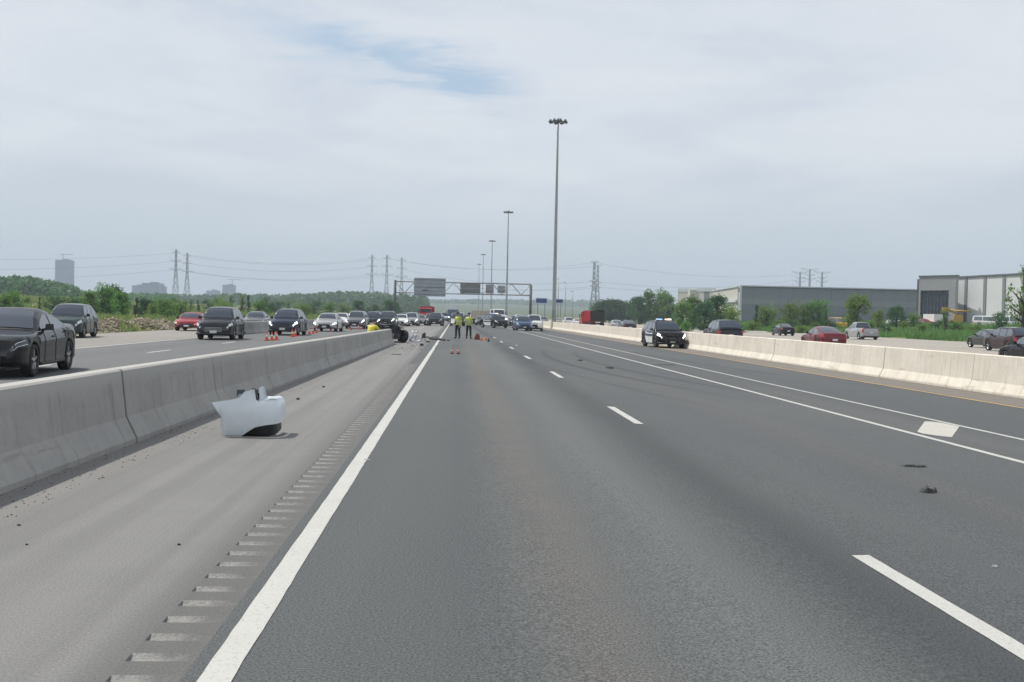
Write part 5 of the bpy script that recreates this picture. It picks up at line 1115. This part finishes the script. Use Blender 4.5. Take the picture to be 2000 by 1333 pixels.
for a in ((200, 559, 150, 'round', 'tallest leafy tree on the left verge, behind the green crossover'), (178, 572, 148, 'round', 'leafy tree left of the tallest one on the verge'), (222, 561, 165, 'dark', 'dark topped tree right of the tallest one on the verge'), (240, 574, 140, 'round', 'leafy bush tree above the rubble heap'), (150, 584, 150, 'shrub', 'bush left of the verge trees, above the green crossover'), (265, 582, 150, 'tall', 'narrow tree above the right half of the rubble'), (285, 584, 155, 'dark', 'dark bush tree above the right end of the rubble'), (302, 594, 150, 'shrub', 'low bush right of the verge trees'),
          (372, 583, 230, 'tall', 'thin sapling above the red car'), (388, 586, 220, 'tall', 'thin sapling just left of the charcoal SUV roof'), (427, 582, 215, 'shrub', 'bush behind the charcoal SUV roof'), (452, 578, 240, 'tall', 'sapling right of the charcoal SUV roof'), (472, 575, 245, 'tall', 'taller dark sapling right of the charcoal SUV'), (487, 577, 245, 'tall', 'sapling above the pale grey sedan'), (520, 584, 240, 'shrub', 'bush above and left of the dark navy SUV'), (562, 586, 260, 'tall', 'lone sapling above the dark navy SUV'),
          (78, 580, 170, 'tall', 'thin sapling left behind the black sedan'), (25, 572, 150, 'shrub', 'broad bush above the black sedan roof'), (701, 588, 300, 'dark', 'dark compact tree above the crouching person'), (763, 587, 320, 'dark', 'dark tree just left of the gantry post')):
    tree(*a, LG, wide=1.15 if a[3] in ('round', 'dark') else 1.0)
for (px, d, up, v, lb) in ((10, 135, 6, 0, 'at the left edge above the black sedan'), (52, 190, 4, 2, 'above the windshield of the black sedan'), (112, 150, 5, 1, 'above the roof of the green-grey crossover'), (160, 220, 7, 2, 'in the gap left of the verge trees'), (318, 140, 3, 0, 'between the verge trees and the red car'), (335, 230, 6, 1, 'behind, between verge trees and red car'), (352, 175, 3, 2, 'just above the red car'),
                           (408, 280, 5, 1, 'above the left of the charcoal SUV roof'), (440, 190, 2, 2, 'right above the charcoal SUV roof'), (505, 200, 4, 0, 'between pale grey sedan and navy SUV'), (540, 300, 4, 1, 'above the left of the dark navy SUV'), (590, 210, 3, 2, 'right of the dark navy SUV roof'), (612, 310, 6, 1, 'left above the silver sedan'), (645, 260, 3, 0, 'right above the silver sedan'), (672, 330, 4, 2, 'left above the steel-blue SUV'), (730, 300, 2, 1, 'above the blue-black SUV')):
    tree(px, 602 - (890 - px) * .021 - up, d, 'shrub', 'low wild bush on the left field ' + lb, 'low wild bushes on the left field', 'bush', 'bush', rp.uniform(1.0, 1.8), v)
for (px, d, hgt, v, lb) in ((1340, 160, 1.5, 0, 'left of the grey SUV with roof rack'), (1372, 175, 1.3, 1, 'above the grey SUV with roof rack'), (1448, 160, 1.4, 0, 'right of the grey SUV with roof rack'), (1470, 190, 1.8, 2, 'at the warehouse left corner'), (1512, 170, 1.2, 0, 'above the left of the small black sedan'), (1540, 185, 1.9, 1, 'above the right of the small black sedan'), (1565, 165, 1.3, 2, 'between black sedan and red sedan'), (1592, 180, 1.6, 0, 'above the left of the dark red sedan'), (1622, 195, 1.8, 1, 'behind the yellow van'),
                             (1662, 165, 1.2, 0, 'between the yellow van and the pickup'), (1700, 175, 1.7, 0, 'above the right of the silver-white pickup'), (1728, 165, 1.3, 1, 'right of the silver-white pickup'), (1765, 180, 1.6, 2, 'below the white parked car'), (1802, 165, 1.3, 0, 'below the red parked car'), (1832, 175, 1.5, 1, 'below the white box trailer'), (1872, 165, 1.4, 0, 'below the yellow boom lift'), (1905, 155, 1.2, 2, 'left below the first white van')):
    x = at(px, 620, d).x; z = tz(x, d); top = 620 - ((z + hgt) - at(px, 620, d).z) * FPX / d
    tree(px, top, d, 'shrub', 'low green bush on the right bank ' + lb, 'low bushes on the right bank', 'bush', 'bush', rp.uniform(1.1, 1.9), v)
# far woods: single masses
def wood(name, label, specs, ls, seed, mt=L_far):
    rnd = random.Random(seed); g = MB()
    for (px0, px1, topf, d0, d1, n, rw) in specs:
        for i in range(n):
            px = rnd.uniform(px0, px1); d = rnd.uniform(d0, d1); p = at(px, topf(px) + rnd.uniform(-2.5, 6) * 1.0, d); z0 = tz(p.x, d); h = max(3, p.z - z0)
            for j in range(46):
                t = rnd.random() ** .7; a = rnd.uniform(0, 6.28); rr = rw * math.sqrt(rnd.random()) * math.sin(min(1, t * .8 + .2) * math.pi) ** .5
                leaf_quad(g, Vector((p.x + math.cos(a) * rr, d + math.sin(a) * rr, z0 + h * t)), ls * rnd.uniform(.7, 1.3) * (1 if d < 2000 else 2.2), rnd)
    o = g.build(name, mt); return tag(o, label, 'woodland', None, 'stuff')
wood('woodland', 'hazy dark wood on the far left skyline', [(-90, 150, lambda x: 542 + max(0, x - 60) * .22, 430, 520, 190, 4.5), (120, 340, lambda x: 570 + (x - 120) * .03, 600, 760, 140, 5)], 1.0, 21)
wood('woodland', 'bluish far tree line left of the gantry', [(330, 580, lambda x: 577, 900, 1200, 170, 8), (560, 830, lambda x: 571 + abs(x - 690) * .05, 760, 1000, 220, 7)], 1.7, 22)
wood('woodland', 'thin hazy tree line beyond the jam and the blue signs', [(800, 1200, lambda x: 588, 2300, 3000, 170, 22), (1160, 1330, lambda x: 598, 500, 700, 80, 5)], 1.9, 23)
# rough grass and weeds on both banks
L_grass = leaf_mat('grass_blade', (.15, .22, .06), (.22, .26, .09), (.31, .28, .15)); L_grassR = leaf_mat('bank_grass', (.095, .20, .05), (.15, .26, .075), (.18, .28, .09))
def grass(name, label, n, xr, yr, hmin, hmax, w, mt, seed):
    rnd = random.Random(seed); vs, fs = [], []
    for i in range(n):
        t = rnd.random() ** 1.6; y = lerp(yr[0], yr[1], t); x = xr[0] + (xr[1] - xr[0]) * rnd.random() ** 1.4
        if noise.noise(Vector((x * .06, y * .06, 2))) < -.25: continue
        z = tz(x, y) - .05; h = rnd.uniform(hmin, hmax) * (1 + .5 * noise.noise(Vector((x * .1, y * .1, 9)))); a = rnd.uniform(0, 3.14); dx, dy = math.cos(a) * w * (1 + y / 120), math.sin(a) * w * (1 + y / 120); lx, ly = rnd.uniform(-.3, .3) * h, rnd.uniform(-.3, .3) * h
        o = len(vs); vs += [(x - dx, y - dy, z), (x + dx, y + dy, z), (x + lx + dx * .25, y + ly + dy * .25, z + h), (x + lx * 1.3, y + ly * 1.3, z + h * .95)]; fs.append((o, o + 1, o + 2, o + 3))
    g = MB(); g.v = vs; g.f = fs; g.sm = [False] * len(fs); return tag(g.build(name, mt), label, 'grass', None, 'stuff')
grass('wild_grass', 'rough green and straw coloured grass on the left verge', 60000, (-22.3, -120), (50, 330), .35, .95, .07, L_grass, 31)
grass('wild_grass', 'green grass covering the right bank', 60000, (55.2, 140), (70, 300), .35, .9, .07, L_grassR, 32)
# rubble heap
M_stone = mat('pale_rubble', (.33, .285, .21), .95, 0, .3, .8, bump=.4, bs=5)
rnd = random.Random(41); g = MB()
for i in range(3600):
    y = rnd.uniform(67, 96); ed = min(1, (y - 66) / 4, (97 - y) / 6); x = -24.4 + rnd.gauss(0, .9) + .6 * math.sin(y * .3); z = max(0, .62 * ed * math.exp(-((x + 24.4) / 1.3) ** 2)) * rnd.uniform(.5, 1.05) * (1 + .25 * math.sin(y * .9)); s = rnd.uniform(.05, .17)
    q = Matrix.Rotation(rnd.random() * 6, 3, Vector((rnd.random(), rnd.random(), rnd.random() + .1)).normalized()); c = Vector((x, y, max(tz(x, y), -.1) + z)); pts = [c + q @ Vector(v) * s * rnd.uniform(.7, 1.1) for v in ((1, 0, 0), (-1, 0, 0), (0, 1, 0), (0, -1, 0), (0, 0, .8), (0, 0, -.8))]
    g.add(pts, [(0, 2, 4), (2, 1, 4), (1, 3, 4), (3, 0, 4), (2, 0, 5), (1, 2, 5), (3, 1, 5), (0, 3, 5)])
tag(g.build('stone_rubble', M_stone), 'low heap of pale rubble beside the far left lane', 'rubble', None, 'stuff')
# ================================================================ haze: one even body of air
g = MB(); g.box((0, 2450, 60), (10400, 5300, 190)); hz = g.build('haze', None); hz.data.materials.clear()
hm = bpy.data.materials.new('haze_air'); hm.use_nodes = True; hn = hm.node_tree; hn.nodes.clear()
pv = hn.nodes.new('ShaderNodeVolumePrincipled'); pv.inputs['Color'].default_value = (.76, .88, 1.0, 1); pv.inputs['Density'].default_value = .00031; pv.inputs['Anisotropy'].default_value = .0
ho = hn.nodes.new('ShaderNodeOutputMaterial'); hn.links.new(pv.outputs[0], ho.inputs['Volume']); hz.data.materials.append(hm)
tag(hz, 'pale summer haze filling the air over the highway', 'haze', None, 'stuff')
